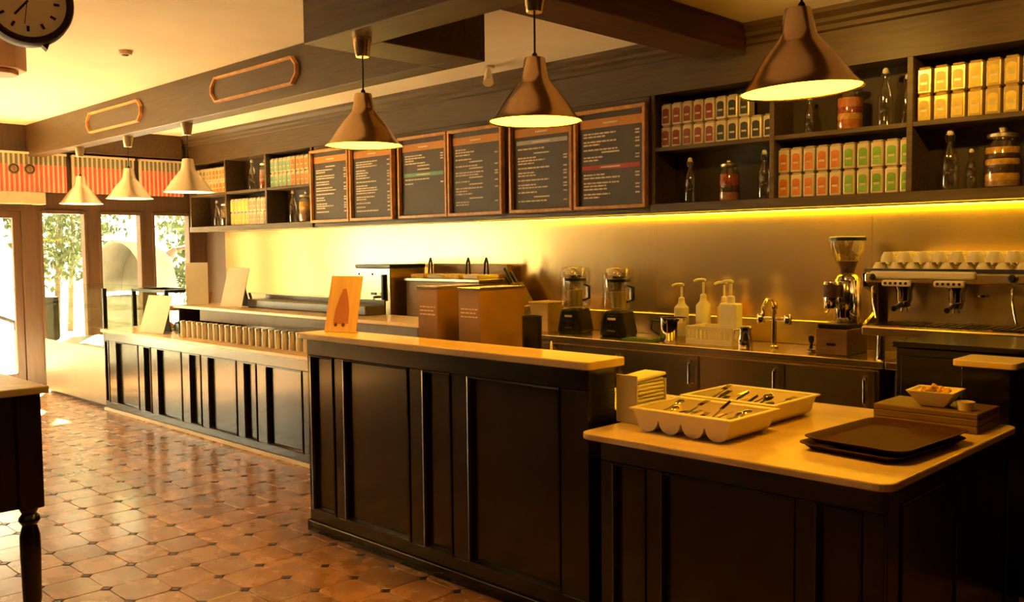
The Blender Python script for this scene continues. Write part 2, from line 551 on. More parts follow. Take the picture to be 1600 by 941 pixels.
# raised ledge on the far counter
t = thing('raised_ledge', 'raised cream ledge above the row of pale canisters', 'shelf', (0, 0, 0))
bx(-8.38, -4.75, 3.93, 4.36, 1.072, 1.10).build('ledge_top', MARBLE, t, bevel=0.005, seg=2)
bx(-7.98, -4.75, 4.0, 4.02, 0.965, 1.072).build('apron', mat('greige_apron_paint', (0.20, 0.16, 0.11), 0.5), t, bevel=0.003)
bx(-8.33, -8.29, 3.96, 4.34, 0.825, 1.072).build('end_panel', BLACK, t, bevel=0.003)
bx(-4.80, -4.76, 3.96, 4.34, 0.825, 1.072).build('end_panel', BLACK, t, bevel=0.003)
bx(-8.29, -4.80, 4.32, 4.34, 0.825, 1.072).build('back_panel', BLACK, t)

# back counter
def steel_cabinet(name, x0, x1, doors, label, top=STEEL):
    t = thing(name, label, 'counter', (0, 0, 0))
    bx(x0 + 0.04, x1 - 0.04, 5.48, 6.06, 0.10, 0.855).build('body', STEEL, t, bevel=0.003)
    bx(x0 + 0.06, x1 - 0.06, 5.52, 6.06, 0.0, 0.10).build('plinth', BLACKP, t)
    bx(x0, x1, 5.435, 6.075, 0.855, 0.90).build('worktop', top, t, bevel=0.004, seg=2)
    for a, b, hx in doors:
        d = bx(a, b, 5.455, 5.48, 0.13, 0.835).build('door', STEEL, t, bevel=0.004)
        M().tube([(hx, 5.455, 0.62), (hx, 5.425, 0.64), (hx, 5.425, 0.78), (hx, 5.455, 0.80)], 0.011).build('handle', CHROME, d, smooth=40)
    return t


ds = []
xs = [-6.15, -5.50, -4.85, -4.20, -3.55, -2.90, -2.30]
for k, (a, b) in enumerate(zip(xs, xs[1:])):
    ds.append((a + 0.006, b - 0.006, b - 0.06))
steel_cabinet('steel_back_counter', -6.2, -2.25, ds, 'brushed steel back counter with doors under blenders and sink tap')
steel_cabinet('steel_prep_counter', -11.0, -6.22, [(-11.0 + .05 + k * .94, -11.0 + .04 + (k + 1) * .94, -11.0 + .9 * (k + 1)) for k in range(5)], 'far steel prep counter along the bright backsplash')
steel_cabinet('coffee_station_counter', -2.24, -0.6, [(-2.19, -1.45, -1.52), (-1.43, -0.66, -0.72)], 'dark-fronted counter carrying the espresso machine')

struct('trim_8', bx(-11.0, -0.6, 6.035, 6.076, 0.902, 1.07), STEEL, bevel=0.004)
# backsplash of steel sheets
t = thing('steel_backsplash', 'tall brushed steel backsplash sheets between counter and shelves', 'backsplash', (0, 0, 0))
bxs = [-11.35, -9.6, -7.85, -6.1, -4.35, -2.6, -0.85, 0.9]
for a, b in zip(bxs, bxs[1:]):
    bx(a + 0.001, b - 0.001, 6.078, 6.098, 0.86, 1.856).build('steel_sheet', SPLASH, t)

# dark fridge and pedestal on the right
t = thing('dark_cabinet', 'black waist-high cabinet behind the wooden board and bowl', 'cabinet', (0, 0, 0))
bx(-1.80, -0.55, 4.50, 5.05, 0.0, 1.10).build('body', BLACK, t, bevel=0.005)
bx(-1.815, -0.535, 4.485, 5.06, 1.10, 1.127).build('top', BLACK, t, bevel=0.004)
for a, b in ((-1.77, -1.19), (-1.16, -0.58)):
    d = bx(a, b, 4.48, 4.50, 0.1, 1.06).build('door', BLACK, t, bevel=0.004)
    M().tube([(b - 0.05, 4.48, 0.6), (b - 0.05, 4.455, 0.62), (b - 0.05, 4.455, 0.8), (b - 0.05, 4.48, 0.82)], 0.008).build('handle', BLACKP, d, smooth=40)
t = thing('pedestal', 'narrow black pedestal topped with a small cream marble slab', 'pedestal', (-1.25, 4.13, 0))
bx(-0.095, 0.095, -0.09, 0.09, 0.0, 1.09).build('body', BLACK, t, bevel=0.004)
rounded_top(-0.125, 0.125, -0.12, 0.12, 1.09, 1.118, 0.025).build('marble_slab', MARBLE, t, bevel=0.005, seg=2)

# ------------------------------------------------------------------ wall shelves
def shelf_unit(x, label):
    t = thing('wall_shelf', label, 'shelf', (0, 0, 0), group='wall shelves')
    y0 = 5.80
    bx(x[0] - 0.02, x[-1] + 0.02, y0 - 0.012, 6.09, 1.858, 1.925).build('bottom_board', SHELFW, t, bevel=0.003)
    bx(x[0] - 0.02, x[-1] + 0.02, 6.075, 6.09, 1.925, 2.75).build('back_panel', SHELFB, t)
    for k, xx in enumerate(x):
        bx(xx - 0.018, xx + 0.018, y0, 6.075, 1.925, 2.75).build('divider', SHELFW, t, bevel=0.002)
    for a, b in zip(x, x[1:]):
        bx(a + 0.018, b - 0.018, y0 + 0.004, 6.075, 2.322, 2.352).build('shelf_board', SHELFW, t, bevel=0.002)
    return t


LX = [-11.74, -10.79, -9.82, -8.84]
RX = [-4.185, -3.19, -2.258, -1.32]
shelf_unit(LX, 'dark wooden pigeonhole shelf by the windows, holding tins and jars')
shelf_unit(RX, 'dark wooden pigeonhole shelf above the coffee machine, holding tins and jars')
# rail behind the menu boards
struct('trim_7', M().box(-8.80, -4.22, 5.80, 6.09, 1.858, 1.895).box(-8.80, -4.22, 5.81, 6.09, 1.895, 2.75), FASCIA, bevel=0.003)
# led strip
t = thing('led_strip', 'glowing yellow strip light under the shelf above the coffee counter', 'light strip', (0, 5.94, 1.85))
bx(-6.35, -0.9, -0.012, 0.03, -0.004, 0.008).build('channel', WHITEP, t)
bx(-6.33, -0.92, -0.008, 0.026, -0.012, -0.004).build('diffuser', LED, t)

# tins
def tin_proto(kind, w_, d_, h_, body, lm):
    t = thing('tin', kind, 'tin')
    bx(-w_ / 2, w_ / 2, 0, d_, 0, h_ * 0.93).build('body', body, t, bevel=0.008, seg=2)
    bx(-w_ / 2 + 0.006, w_ / 2 - 0.006, 0.006, d_ - 0.006, h_ * 0.93, h_).build('lid', body, t, bevel=0.006)
    a = w_ * 0.34
    pl = [(-a, h_ * 0.10), (a, h_ * 0.10), (a, h_ * 0.66)] + [(a * math.cos(R(q)), h_ * 0.66 + a * 0.62 * math.sin(R(q))) for q in (30, 60, 90, 120, 150)] + [(-a, h_ * 0.66)]
    l_ = M().prism(pl, 'y', -0.003, 0.002).build('paper_label', lm, t)
    bx(-a * 0.7, a * 0.7, -0.0045, -0.003, h_ * 0.34, h_ * 0.42).build('label_band', TINB, l_)
    return t


PROT = {}
FRONT = {}


def place_tin(key, lm, body, x, z, label, group, w_=0.082, h_=0.165):
    if key not in PROT:
        o = PROT[key] = tin_proto('', w_, 0.085, h_, body, lm)
    else:
        o = copy_tree(PROT[key])
    o.location = (x, 5.845 + random.uniform(-0.003, 0.003), z)
    o.rotation_euler = (0, 0, random.uniform(-0.03, 0.03))
    tag(o, label, 'tin', group)


def tin_bay(x0, z, cols_, where, group, body=TINB, pitch=0.0965, w_=0.082, h_=0.165, rows=2, skip_top=()):
    """cols_: list of (colour word, material)"""
    cnt = {}
    tot = {}
    for c in cols_:
        tot[c[0]] = tot.get(c[0], 0) + 1
    for k, (cw, lm) in enumerate(cols_):
        n = cnt.get(cw, 0)
        cnt[cw] = n + 1
        for r in range(rows):
            if r == 1 and k in skip_top:
                continue
            row = ('lower', 'upper')[r] if rows > 1 else 'only'
            place_tin((cw, w_, h_), lm, body, x0 + k * pitch, z + r * (h_ + 0.001),
                      '%s %s tin from left, %s row, %s' % (ORD[n], cw, row, where), group, w_, h_)


g = 'tins on the wall shelves'
tin_bay(-4.10, 2.3525, [('dark red', L_RED)] * 5 + [('dark green', L_DARK)] * 5, 'shelf bay beside the menu boards', g, pitch=0.0955, skip_top=(8, 9))
tin_bay(-3.125, 1.9255, [('orange', L_ORANGE)] * 5 + [('leaf green', L_GREEN)] * 5, 'bay right of centre above coffee counter', g, pitch=0.0925, w_=0.08, h_=0.17)
tin_bay(-2.19, 2.3525, [('gold', L_GOLD)] * 8, 'top right bay above espresso machine', g, body=GOLDT, pitch=0.098)
tin_bay(-11.60, 2.3525, [('olive', L_OLIVE)] * 4 + [('rust orange', L_ORANGE)] * 5, 'leftmost bay by the windows', g, pitch=0.087)
tin_bay(-10.71, 1.9255, [('yellow', L_YEL)] * 5 + [('pink', L_PINK)] * 5, 'lower middle bay by the windows', g, pitch=0.090)
tin_bay(-9.745, 2.3525, [('teal', L_TEAL)] * 5 + [('orange', L_ORANGE)] * 5, 'bay left of first menu board', g, pitch=0.0925, w_=0.08, h_=0.17)


# bottles and jars
BOTP = [(0.001, 0.0), (0.040, 0.0), (0.043, 0.01), (0.043, 0.17), (0.036, 0.205), (0.018, 0.25), (0.014, 0.28), (0.016, 0.30), (0.014, 0.305)]
WIRE = CHROME


def bottle(x, y, z, h, label, s=1.0):
    k = h / 0.34
    t = thing('swing_top_bottle', label, 'bottle', (x, y, z), group='bottles on the wall shelves')
    M().lathe([(r * k * s, q * k) for r, q in BOTP], n=20).build('glass', GLASS, t, smooth=50)
    st = M().lathe([(0.013 * k, 0.306 * k), (0.017 * k, 0.312 * k), (0.017 * k, 0.328 * k), (0.009 * k, 0.338 * k), (0.001, 0.34 * k)], n=14).build('stopper', WHITEP, t, smooth=50)
    M().tube([(-0.02 * k, 0, 0.27 * k), (-0.026 * k, 0, 0.30 * k), (-0.012 * k, 0, 0.335 * k), (0.012 * k, 0, 0.335 * k), (0.026 * k, 0, 0.30 * k), (0.02 * k, 0, 0.27 * k)], 0.0022 * k, 6).build('wire_clip', CHROME, st)


def jar(x, y, z, h, layers, label, r=0.075):
    t = thing('glass_jar', label, 'jar', (x, y, z), group='jars on the wall shelves')
    hb = h * 0.76
    M().lathe([(0.001, 0), (r * 0.94, 0), (r, 0.012), (r, hb * 0.88), (r * 0.75, hb), (r * 0.75, hb + 0.012)], n=24).build('glass', GLASS, t, smooth=50)
    zz = 0.008
    for lm, fr in layers:
        h2 = (hb * 0.84 - 0.008) * fr
        M().lathe([(r * 0.90, zz), (r * 0.93, zz + h2 * 0.5), (r * 0.90, zz + h2 - 0.0005)], n=20).build('filling', lm, t, smooth=50)
        zz += h2
    l_ = M().lathe([(r * 0.78, hb + 0.012), (r * 0.84, hb + 0.016), (r * 0.84, hb + 0.034), (r * 0.4, hb + 0.045), (r * 0.2, hb + 0.05), (r * 0.26, h * 0.95), (r * 0.1, h)], n=20).build('lid', NICKEL, t, smooth=50)


F_RED = mat('red_fruit', (0.36, 0.06, 0.015), 0.5, var=0.4, scale=40)
F_BRN = mat('brown_beans', (0.07, 0.032, 0.015), 0.5, var=0.4, scale=60)
F_YEL = mat('yellow_pasta', (0.72, 0.42, 0.05), 0.5, var=0.3, scale=40)
F_TAN = mat('tan_nuts', (0.40, 0.24, 0.10), 0.5, var=0.3, scale=40)
F_ORG = mat('orange_peel', (0.60, 0.20, 0.03), 0.5, var=0.3, scale=40)
F_PNK = mat('pink_rice', (0.42, 0.20, 0.13), 0.5, var=0.3, scale=40)
bottle(-3.93, 5.92, 1.9255, 0.345, 'swing-top glass bottle left of red layered jar, under dark red tins')
jar(-3.60, 5.93, 1.9255, 0.31, [(F_PNK, 0.3), (F_BRN, 0.25), (F_RED, 0.45)], 'glass jar with red and brown layers between two swing-top bottles')
bottle(-3.31, 5.92, 1.9255, 0.355, 'swing-top glass bottle left of the orange tins')
bottle(-2.98, 5.93, 2.3525, 0.26, 'short glass bottle hidden partly below the largest pendant rim')
jar(-2.70, 5.94, 2.3525, 0.33, [(F_ORG, 0.3), (F_YEL, 0.2), (F_RED, 0.2), (F_ORG, 0.3)], 'glass jar with orange and red layers behind the largest pendant', 0.085)
bottle(-2.45, 5.90, 2.3525, 0.37, 'tall swing-top bottle left of the gold tins')
bottle(-2.345, 5.99, 2.3525, 0.33, 'dim swing-top bottle tucked behind taller one by gold tins')
bottle(-2.05, 5.90, 1.9255, 0.37, 'tall swing-top bottle under the gold tins', 1.1)
bottle(-1.95, 5.97, 1.9255, 0.25, 'small bottle just right of tall bottle under gold tins')
jar(-1.76, 5.92, 1.9255, 0.37, [(F_TAN, 0.15), (F_YEL, 0.18), (F_BRN, 0.22), (F_YEL, 0.15), (F_BRN, 0.14), (F_YEL, 0.16)], 'large jar with yellow and brown stripes above espresso machine', 0.10)
bottle(-11.25, 5.92, 1.9255, 0.34, 'clear swing-top bottle in lowest left bay by the windows')
jar(-11.0, 5.92, 1.9255, 0.33, [(F_BRN, 0.5), (F_TAN, 0.5)], 'small brown-filled jar in lowest left bay by the windows')
bottle(-10.33, 5.92, 2.3525, 0.38, 'pale bottle beside pink jar over the yellow tins')
jar(-10.02, 5.92, 2.3525, 0.36, [(F_RED, 0.35), (F_PNK, 0.65)], 'pink-filled jar over the yellow and pink tins')
bottle(-9.42, 5.92, 1.9255, 0.38, 'swing-top bottle left of tan jar beside first menu board')
jar(-9.13, 5.92, 1.9255, 0.36, [(F_TAN, 0.6), (F_YEL, 0.4)], 'tan-filled jar beside the first menu board', 0.095)


# ------------------------------------------------------------------ menu boards
def menu_board(x0, x1, label, seed, bands=(), style=0):
    rr = random.Random(seed)
    z0, z1 = 1.905, 2.70
    t = thing('menu_board', label, 'menu board', ((x0 + x1) / 2, 5.80, z0), group='menu boards')
    a, h = (x1 - x0) / 2, z1 - z0
    fw = 0.028
    fr = M().box(-a, a, -0.05, 0, 0, fw).box(-a, a, -0.05, 0, h - fw, h).box(-a, -a + fw, -0.05, 0, fw, h - fw).box(a - fw, a, -0.05, 0, fw, h - fw)
    fr.build('frame', FRAME, t, bevel=0.004)
    bd = bx(-a + fw, a - fw, -0.016, -0.002, fw, h - fw).build('slate', BOARD, t)
    bx(-a + 0.05, a - 0.05, -0.019, -0.016, h - 0.145, h - 0.075).build('header_band', HEADER, bd)
    lt = M()
    lt.box(-0.07, 0.07, -0.0205, -0.019, h - 0.118, h - 0.104)
    z = h - 0.19
    for zb, c in bands:
        bx(-a + 0.07, a - 0.07, -0.019, -0.016, zb - 0.018, zb + 0.018).build('coloured_band', c, bd)
        lt.box(-0.10, 0.10, -0.0205, -0.019, zb - 0.006, zb + 0.006)
    while z > 0.09:
        if any(abs(z - zb) < 0.04 for zb, _ in bands):
            z -= 0.03
            continue
        q = rr.random()
        if q < 0.14:
            lt.box(-0.09, 0.09, -0.0185, -0.016, z - 0.006, z + 0.006)
            z -= 0.035
            continue
        x = -a + 0.085
        end = x + (2 * a) * rr.uniform(0.16, 0.52)
        while x < end:
            ww = rr.uniform(0.02, 0.06)
            lt.box(x, min(x + ww, end), -0.0185, -0.016, z - 0.0065, z + 0.0065)
            x += ww + 0.008
        if rr.random() < 0.75:
            lt.box(a - 0.115, a - 0.075, -0.0185, -0.016, z - 0.0065, z + 0.0065)
        z -= rr.choice((0.024, 0.026, 0.04))
        if style == 1 and z < h * 0.42:
            break
    tag(lt.build('lettering', CHALK, bd), kind='stuff')


G_B = mat('green_band', (0.14, 0.30, 0.16), 0.5)
R_B = mat('red_band', (0.45, 0.05, 0.015), 0.5)
W_B = mat('pale_grey_band', (0.40, 0.38, 0.32), 0.5)
menu_board(-8.805, -8.085, 'copper-framed menu board next to the left wall shelf', 1)
menu_board(-8.06, -7.335, 'copper-framed menu board half behind the leftmost brass pendant', 2)
menu_board(-7.245, -6.515, 'menu board with a green band and empty lower half', 3, [(0.42, G_B)], 1)
menu_board(-6.50, -5.78, 'menu board between the green-banded board and middle pendant', 4)
menu_board(-5.69, -4.965, 'menu board with a pale grey band directly below the middle pendant', 5, [(0.60, W_B)])
menu_board(-4.945, -4.225, 'menu board with a red band, nearest the right-hand shelf', 6, [(0.335, R_B)])


# ------------------------------------------------------------------ pendant lamps
def pendant(x, y, zrim, ztop, label, group, s=1.0, metal=BRASS, glow=LAMPG, tilt=(0, 0)):
    t = thing('pendant_lamp', label, 'lamp', (x, y, zrim), group=group)
    r = 0.21 * s
    k = s
    prof = [(0.043, 0.285), (0.046, 0.28), (0.060, 0.205), (0.066, 0.185), (0.082, 0.165), (0.112, 0.13), (0.145, 0.085), (0.178, 0.035), (0.208, 0.002), (0.211, 0.0)]
    inner = [(0.206, 0.002), (0.174, 0.036), (0.140, 0.086), (0.108, 0.128), (0.06, 0.165)]
    sh = M().lathe([(a * k, b * k) for a, b in [(0.006, 0.287)] + prof + inner + [(0.01, 0.168)]], n=48, cap=False).build('shade', metal, t, smooth=35)
    M().lathe([(0.001, 0.005 * k), (0.202 * k, 0.005 * k), (0.200 * k, 0.010 * k), (0.001, 0.010 * k)], n=48, cap=False).build('diffuser', glow, sh, smooth=35)
    sh.rotation_euler = (tilt[0], tilt[1], 0)
    H = ztop - zrim
    M().lathe([(0.036, H - 0.105), (0.038, H - 0.10), (0.054, H - 0.005), (0.054, H)], n=24).build('ceiling_rose', metal, t, smooth=35)
    M().tube([(0, 0, 0.283 * k), (0, 0, H - 0.10)], 0.0045, 8).build('cord', CORD, t, smooth=60)
    M().lathe([(0.012, 0.283 * k), (0.012, 0.30 * k), (0.006, 0.308 * k)], n=12).build('cord_grip', CORD, t, smooth=40)


g1, g2 = 'pendants over the bar', 'pendants over the far counter'
pendant(-4.14, 3.06, 2.168, 2.755, 'leftmost of three large brass pendants, before the menu boards', g1)
pendant(-2.845, 3.05, 2.165, 2.755, 'middle large brass pendant with glowing rim above bar ledge', g1)
pendant(-1.55, 3.02, 2.135, 2.755, 'largest brass pendant, nearest, above the cutlery trays', g1, tilt=(R(2.0), R(-2.2)))
g = 'pendants over the far counter'
pendant(-7.95, 3.915, 2.135, 2.755, 'small pale pendant overlapping the left wall shelf', g, 1.06, NICKEL, LAMPF)
pendant(-9.22, 3.915, 2.135, 2.755, 'small pale pendant in the middle, before the window posts', g, 1.06, NICKEL, LAMPF)
pendant(-10.48, 3.915, 2.135, 2.755, 'small pale pendant farthest left, beside the glass door post', g, 1.06, NICKEL, LAMPF)

# ------------------------------------------------------------------ objects on the low counter
CER = mat('white_melamine', (0.80, 0.70, 0.50), 0.3, var=0.05)


def cutlery_tray(x, y, L, D, label, rz=0.0):
    t = thing('cutlery_tray', label, 'cutlery tray', (x, y, 0.873), rz, 'cutlery trays')
    n, h, th = 4, 0.088, 0.005
    a = L / 2

    def arcs(r_off, flip=False):
        pts = []
        wv = (2 * a - 0.02) / n
        for k in range(n):
            cx = -a + 0.01 + wv * (k + .5)
            rr = wv / 2 - 0.003 - r_off
            for q in range(0, 9):
                an = math.pi + math.pi * q / 8
                pts.append((cx + rr * math.cos(an), 0.046 + (0.046 - r_off) * math.sin(an)))
        return pts
    outer = [(-a, h)] + arcs(0.0) + [(a, h)]
    inner = [(-a + 0.008, h)] + [(p[0], p[1] + 0.002) for p in arcs(th)] + [(a - 0.008, h)]
    m_ = M()
    N = len(outer)
    d2 = D / 2
    vs_ = [(p[0], -d2 + (0.012 if p[1] < h else 0), p[1]) for p in outer] + [(p[0], d2 - (0.012 if p[1] < h else 0), p[1]) for p in outer]
    m_.add(vs_, [(i, i + 1, N + i + 1, N + i) for i in range(N - 1)] + [tuple(range(N))[::-1], tuple(range(N, 2 * N))])
    vi = [(p[0], -d2 + 0.02, p[1]) for p in inner] + [(p[0], d2 - 0.02, p[1]) for p in inner]
    m_.add(vi, [(i, N + i, N + i + 1, i + 1) for i in range(N - 1)] + [tuple(range(N)), tuple(range(N, 2 * N))[::-1]])
    o = m_.build('troughs', CER, t, smooth=50)
    rim = M()
    e = 0.012
    rim.box(-a - e, a + e, -d2 - e, -d2 + 0.021, h - 0.004, h + 0.004).box(-a - e, a + e, d2 - 0.021, d2 + e, h - 0.004, h + 0.004)
    rim.box(-a - e, -a + 0.009, -d2 + 0.021, d2 - 0.021, h - 0.004, h + 0.004).box(a - 0.009, a + e, -d2 + 0.021, d2 - 0.021, h - 0.004, h + 0.004)
    rim.build('rim', CER, t, bevel=0.003, seg=2)
    return t


cutlery_tray(-1.985, 3.085, 0.44, 0.34, 'front white cutlery tray with scalloped troughs, nearest the counter edge')
cutlery_tray(-2.02, 3.50, 0.42, 0.38, 'rear white cutlery tray behind the front one')


def spoon(x, y, z, rz, tilt, label, m_=CHROME, kind='spoon'):
    t = thing(kind, label, kind, (x, y, z), rz, 'cutlery in the trays')
    t.rotation_euler = (0, tilt, rz)
    M().tube([(-0.09, 0, 0.004), (-0.02, 0, 0.001), (0.035, 0, 0.003)], [0.0055, 0.004, 0.003], 6).build('handle', m_, t, smooth=50)
    if kind == 'spoon':
        M().ball((0.062, 0, 0.004), 0.030, 0.019, 0.006).build('bowl', m_, t, smooth=60)
    elif kind == 'fork':
        f_ = M().box(0.03, 0.055, -0.012, 0.012, 0.002, 0.005)
        for q in (-0.0105, -0.0035, 0.0035, 0.0105):
            f_.box(0.055, 0.09, q - 0.0016, q + 0.0016, 0.002, 0.005)
        f_.build('tines', m_, t)
    else:
        M().prism([(0.03, -0.008), (0.10, -0.010), (0.115, 0.004), (0.03, 0.008)], 'z', 0.001, 0.004).build('blade', m_, t)


kinds = ['spoon', 'fork', 'knife']
tw = 0.105
for tr, (cx, cy, n) in enumerate(((-1.985, 3.085, 4), (-2.02, 3.50, 4))):
    for k in range(n):
        xx = cx - tw * 1.5 + k * tw
        for q in range(3):
            kd = kinds[(k + tr) % 3]
            mm = CHROME if tr == 0 else (BLACKP if q < 2 else CHROME)
            spoon(xx + random.uniform(-0.012, 0.012), cy + random.uniform(-0.03, 0.03), 0.908 + 0.021 * q, R(90) + random.uniform(-0.2, 0.2), random.uniform(-0.30, -0.05),
                  '%s %s in %s trough of the %s cutlery tray' % (('bottom', 'middle', 'top')[q], kd, ORD[k], ('front', 'rear')[tr]), mm, kd)

# napkin holder
t = thing('napkin_holder', 'white upright holder packed with paper napkins beside bar end', 'napkin holder', (-2.31, 3.13, 0.873))
bx(-0.055, 0.055, -0.115, -0.110, 0, 0.20).build('front_plate', WHITEP, t, bevel=0.002)
bx(-0.055, 0.055, 0.085, 0.090, 0, 0.17).build('back_plate', WHITEP, t, bevel=0.002)
bx(-0.055, 0.055, -0.110, 0.085, 0, 0.006).build('base', WHITEP, t)
for k in range(11):
    z0 = 0.008 + k * 0.0155
    M().obox((random.uniform(-0.003, 0.003), -0.012, z0 + 0.006), (0.10, 0.185, 0.0125), (0, random.uniform(-0.03, 0.03), random.uniform(-0.04, 0.04))).build('napkin', PAPER, t, bevel=0.004)
M().obox((0, -0.012, 0.186), (0.112, 0.20, 0.014), (R(3), 0, 0)).build('top_napkin', PAPER, t, bevel=0.004)

# brown serving trays
def serving_tray(x, y, z, rz, label):
    t = thing('serving_tray', label, 'tray', (x, y, z), rz, 'brown serving trays')

    def rr(a, b, r):
        pts = []
        for cx, cy, a0 in ((-a + r, -b + r, 180), (a - r, -b + r, 270), (a - r, b - r, 0), (-a + r, b - r, 90)):
            for k in range(5):
                q = R(a0 + 90 * k / 4)
                pts.append((cx + r * math.cos(q), cy + r * math.sin(q)))
        return pts
    L = [(rr(0.160, 0.24, 0.04), 0.0), (rr(0.184, 0.264, 0.05), 0.019), (rr(0.192, 0.272, 0.055), 0.021), (rr(0.192, 0.272, 0.055), 0.017 + 0.006), (rr(0.181, 0.261, 0.05), 0.023), (rr(0.158, 0.238, 0.04), 0.005)]
    v, f = [], []
    for pts, zz in L:
        v += [(p[0], p[1], zz) for p in pts]
    n = 20
    for j in range(len(L) - 1):
        f += [(j * n + i, j * n + (i + 1) % n, (j + 1) * n + (i + 1) % n, (j + 1) * n + i) for i in range(n)]
    f += [tuple(range(n))[::-1]]
    M().add(v, f).build('rim', TRAYB, t, smooth=40)
    M().prism([(p[0], p[1]) for p in rr(0.158, 0.238, 0.04)], 'z', 0.003, 0.0052).build('base', TRAYB, t)


serving_tray(-1.355, 3.28, 0.873, R(-6), 'lower dark brown serving tray directly on the marble')
serving_tray(-1.345, 3.29, 0.897, R(-4), 'upper dark brown serving tray on top of the pair')

# wooden board stack + bowl + cup
t = thing('wooden_stand', 'brown wooden block stand at the back of the low counter', 'stand', (-1.37, 3.83, 0.873))
bx(-0.20, 0.20, -0.13, 0.13, 0, 0.028).build('lower_plank', WOODB, t, bevel=0.003)
bx(-0.20, 0.20, -0.13, 0.13, 0.029, 0.055).build('middle_plank', WOODB, t, bevel=0.003)
bx(-0.20, 0.20, -0.13, 0.13, 0.056, 0.078).build('upper_plank', WOODB, t, bevel=0.003)
t = thing('square_bowl', 'square white bowl of yellow snacks on the wooden stand', 'bowl', (-1.36, 3.80, 0.952), R(4))
v, f = [], []
for a, zz in ((0.045, 0.0), (0.088, 0.062), (0.092, 0.066), (0.084, 0.066), (0.04, 0.008)):
    v += [(-a, -a, zz), (a, -a, zz), (a, a, zz), (-a, a, zz)]
for j in range(4):
    f += [(j * 4 + i, j * 4 + (i + 1) % 4, j * 4 + 4 + (i + 1) % 4, j * 4 + 4 + i) for i in range(4)]
f += [(3, 2, 1, 0), (16, 17, 18, 19)]
M().add(v, f).build('bowl_shell', CER, t, bevel=0.003)
SN = mat('yellow_snack', (0.75, 0.42, 0.05), 0.5, var=0.3, scale=30, rnd=0.2)
for k in range(16):
    M().obox((random.uniform(-0.05, 0.05), random.uniform(-0.05, 0.05), 0.052 + random.uniform(0, 0.02)), (0.035, 0.024, 0.012), [random.uniform(-.5, .5) for _ in range(3)]).build('snack', SN, t, bevel=0.004)
t = thing('small_cup', 'tiny white sauce cup beside the square bowl', 'cup', (-1.235, 3.765, 0.952))
M().lathe([(0.001, 0), (0.026, 0), (0.034, 0.034), (0.031, 0.034), (0.024, 0.005), (0.001, 0.004)], n=20, cap=False).build('cup_shell', CER, t, smooth=40)
M().lathe([(0.001, 0.022), (0.0275, 0.022), (0.0275, 0.024), (0.001, 0.024)], n=20, cap=False).build('sauce', CER, t)

# ------------------------------------------------------------------ objects on and behind the bar
# bamboo sign with tree print
t = thing('bamboo_sign', 'upright bamboo sign with a tree print on the bar ledge', 'sign', (-4.325, 3.0, 1.1365), R(12))
t.rotation_euler = (R(-13), 0, R(14))
bx(-0.115, 0.115, 0, 0.008, 0, 0.325).build('panel', BAMBOO, t, bevel=0.002)
M().prism([(-0.055, 0.05), (0.055, 0.05), (0.05, 0.13), (0.03, 0.20), (0.012, 0.25), (-0.012, 0.25), (-0.03, 0.20), (-0.05, 0.13)], 'y', -0.0015, 0.001).build('tree_print', TREEINK, t)
dk = mat('dark_print', (0.16, 0.05, 0.01), 0.6)
for xx in (-0.035, 0.02):
    M().lathe([(0.001, 0), (0.011, 0), (0.011, 0.002), (0.001, 0.002)], n=12, cap=False).build('dot_print', dk, t)
    o = [c for c in t.children if c.name.startswith('dot_print')][-1]
    o.location = (xx, -0.0005, 0.042)
    o.rotation_euler = (R(90), 0, 0)
bx(-0.09, 0.09, 0.008, 0.06, 0.009, 0.017).build('foot', BAMBOO, t)


def dispenser(x, label):
    t = thing('dispenser_box', label, 'box', (x, 3.21, 0.90), group='brown boxes behind the bar ledge')
    w_, d_, h_ = 0.165, 0.33, 0.50
    bx(0, w_, 0, d_, 0, h_ - 0.012).build('box_body', BROWNB, t, bevel=0.003)
    bx(-0.004, w_ + 0.004, -0.004, d_ + 0.004, h_ - 0.012, h_).build('pale_lid', STEEL, t, bevel=0.002)
    lt = M()
    for r_ in range(3):
        x0 = 0.02
        while x0 < w_ - 0.03:
            ww = random.uniform(0.012, 0.03)
            lt.box(x0, min(x0 + ww, w_ - 0.02), -0.0015, 0.0, 0.385 - r_ * 0.02, 0.392 - r_ * 0.02)
            x0 += ww + 0.006
    tag(lt.build('printed_lines', CHALK, t), kind='stuff')


dispenser(-3.885, 'narrow brown box behind bar ledge, nearer the bamboo sign')
dispenser(-3.555, 'narrow brown box behind bar ledge, nearer the utensil pot')

# utensil pot with knives behind boxes
t = thing('utensil_pot', 'black utensil pot standing right of the brown boxes', 'pot', (-3.17, 3.36, 0.90))
M().lathe([(0.001, 0), (0.045, 0), (0.05, 0.01), (0.05, 0.36), (0.045, 0.36), (0.044, 0.01), (0.001, 0.008)], n=24, cap=False).build('pot_wall', BLACKP, t, smooth=40)
REDP = mat('red_plastic', (0.55, 0.02, 0.02), 0.35)
t = thing('red_squeeze_bottle', 'slim red bottle just right of the black utensil pot', 'bottle', (-3.04, 3.36, 0.90))
M().lathe([(0.001, 0), (0.016, 0), (0.018, 0.01), (0.018, 0.16), (0.008, 0.19)], n=16).build('bottle_body', REDP, t, smooth=40)
M().lathe([(0.008, 0.19), (0.005, 0.235), (0.002, 0.24)], n=12).build('nozzle', WHITEP, t, smooth=40)

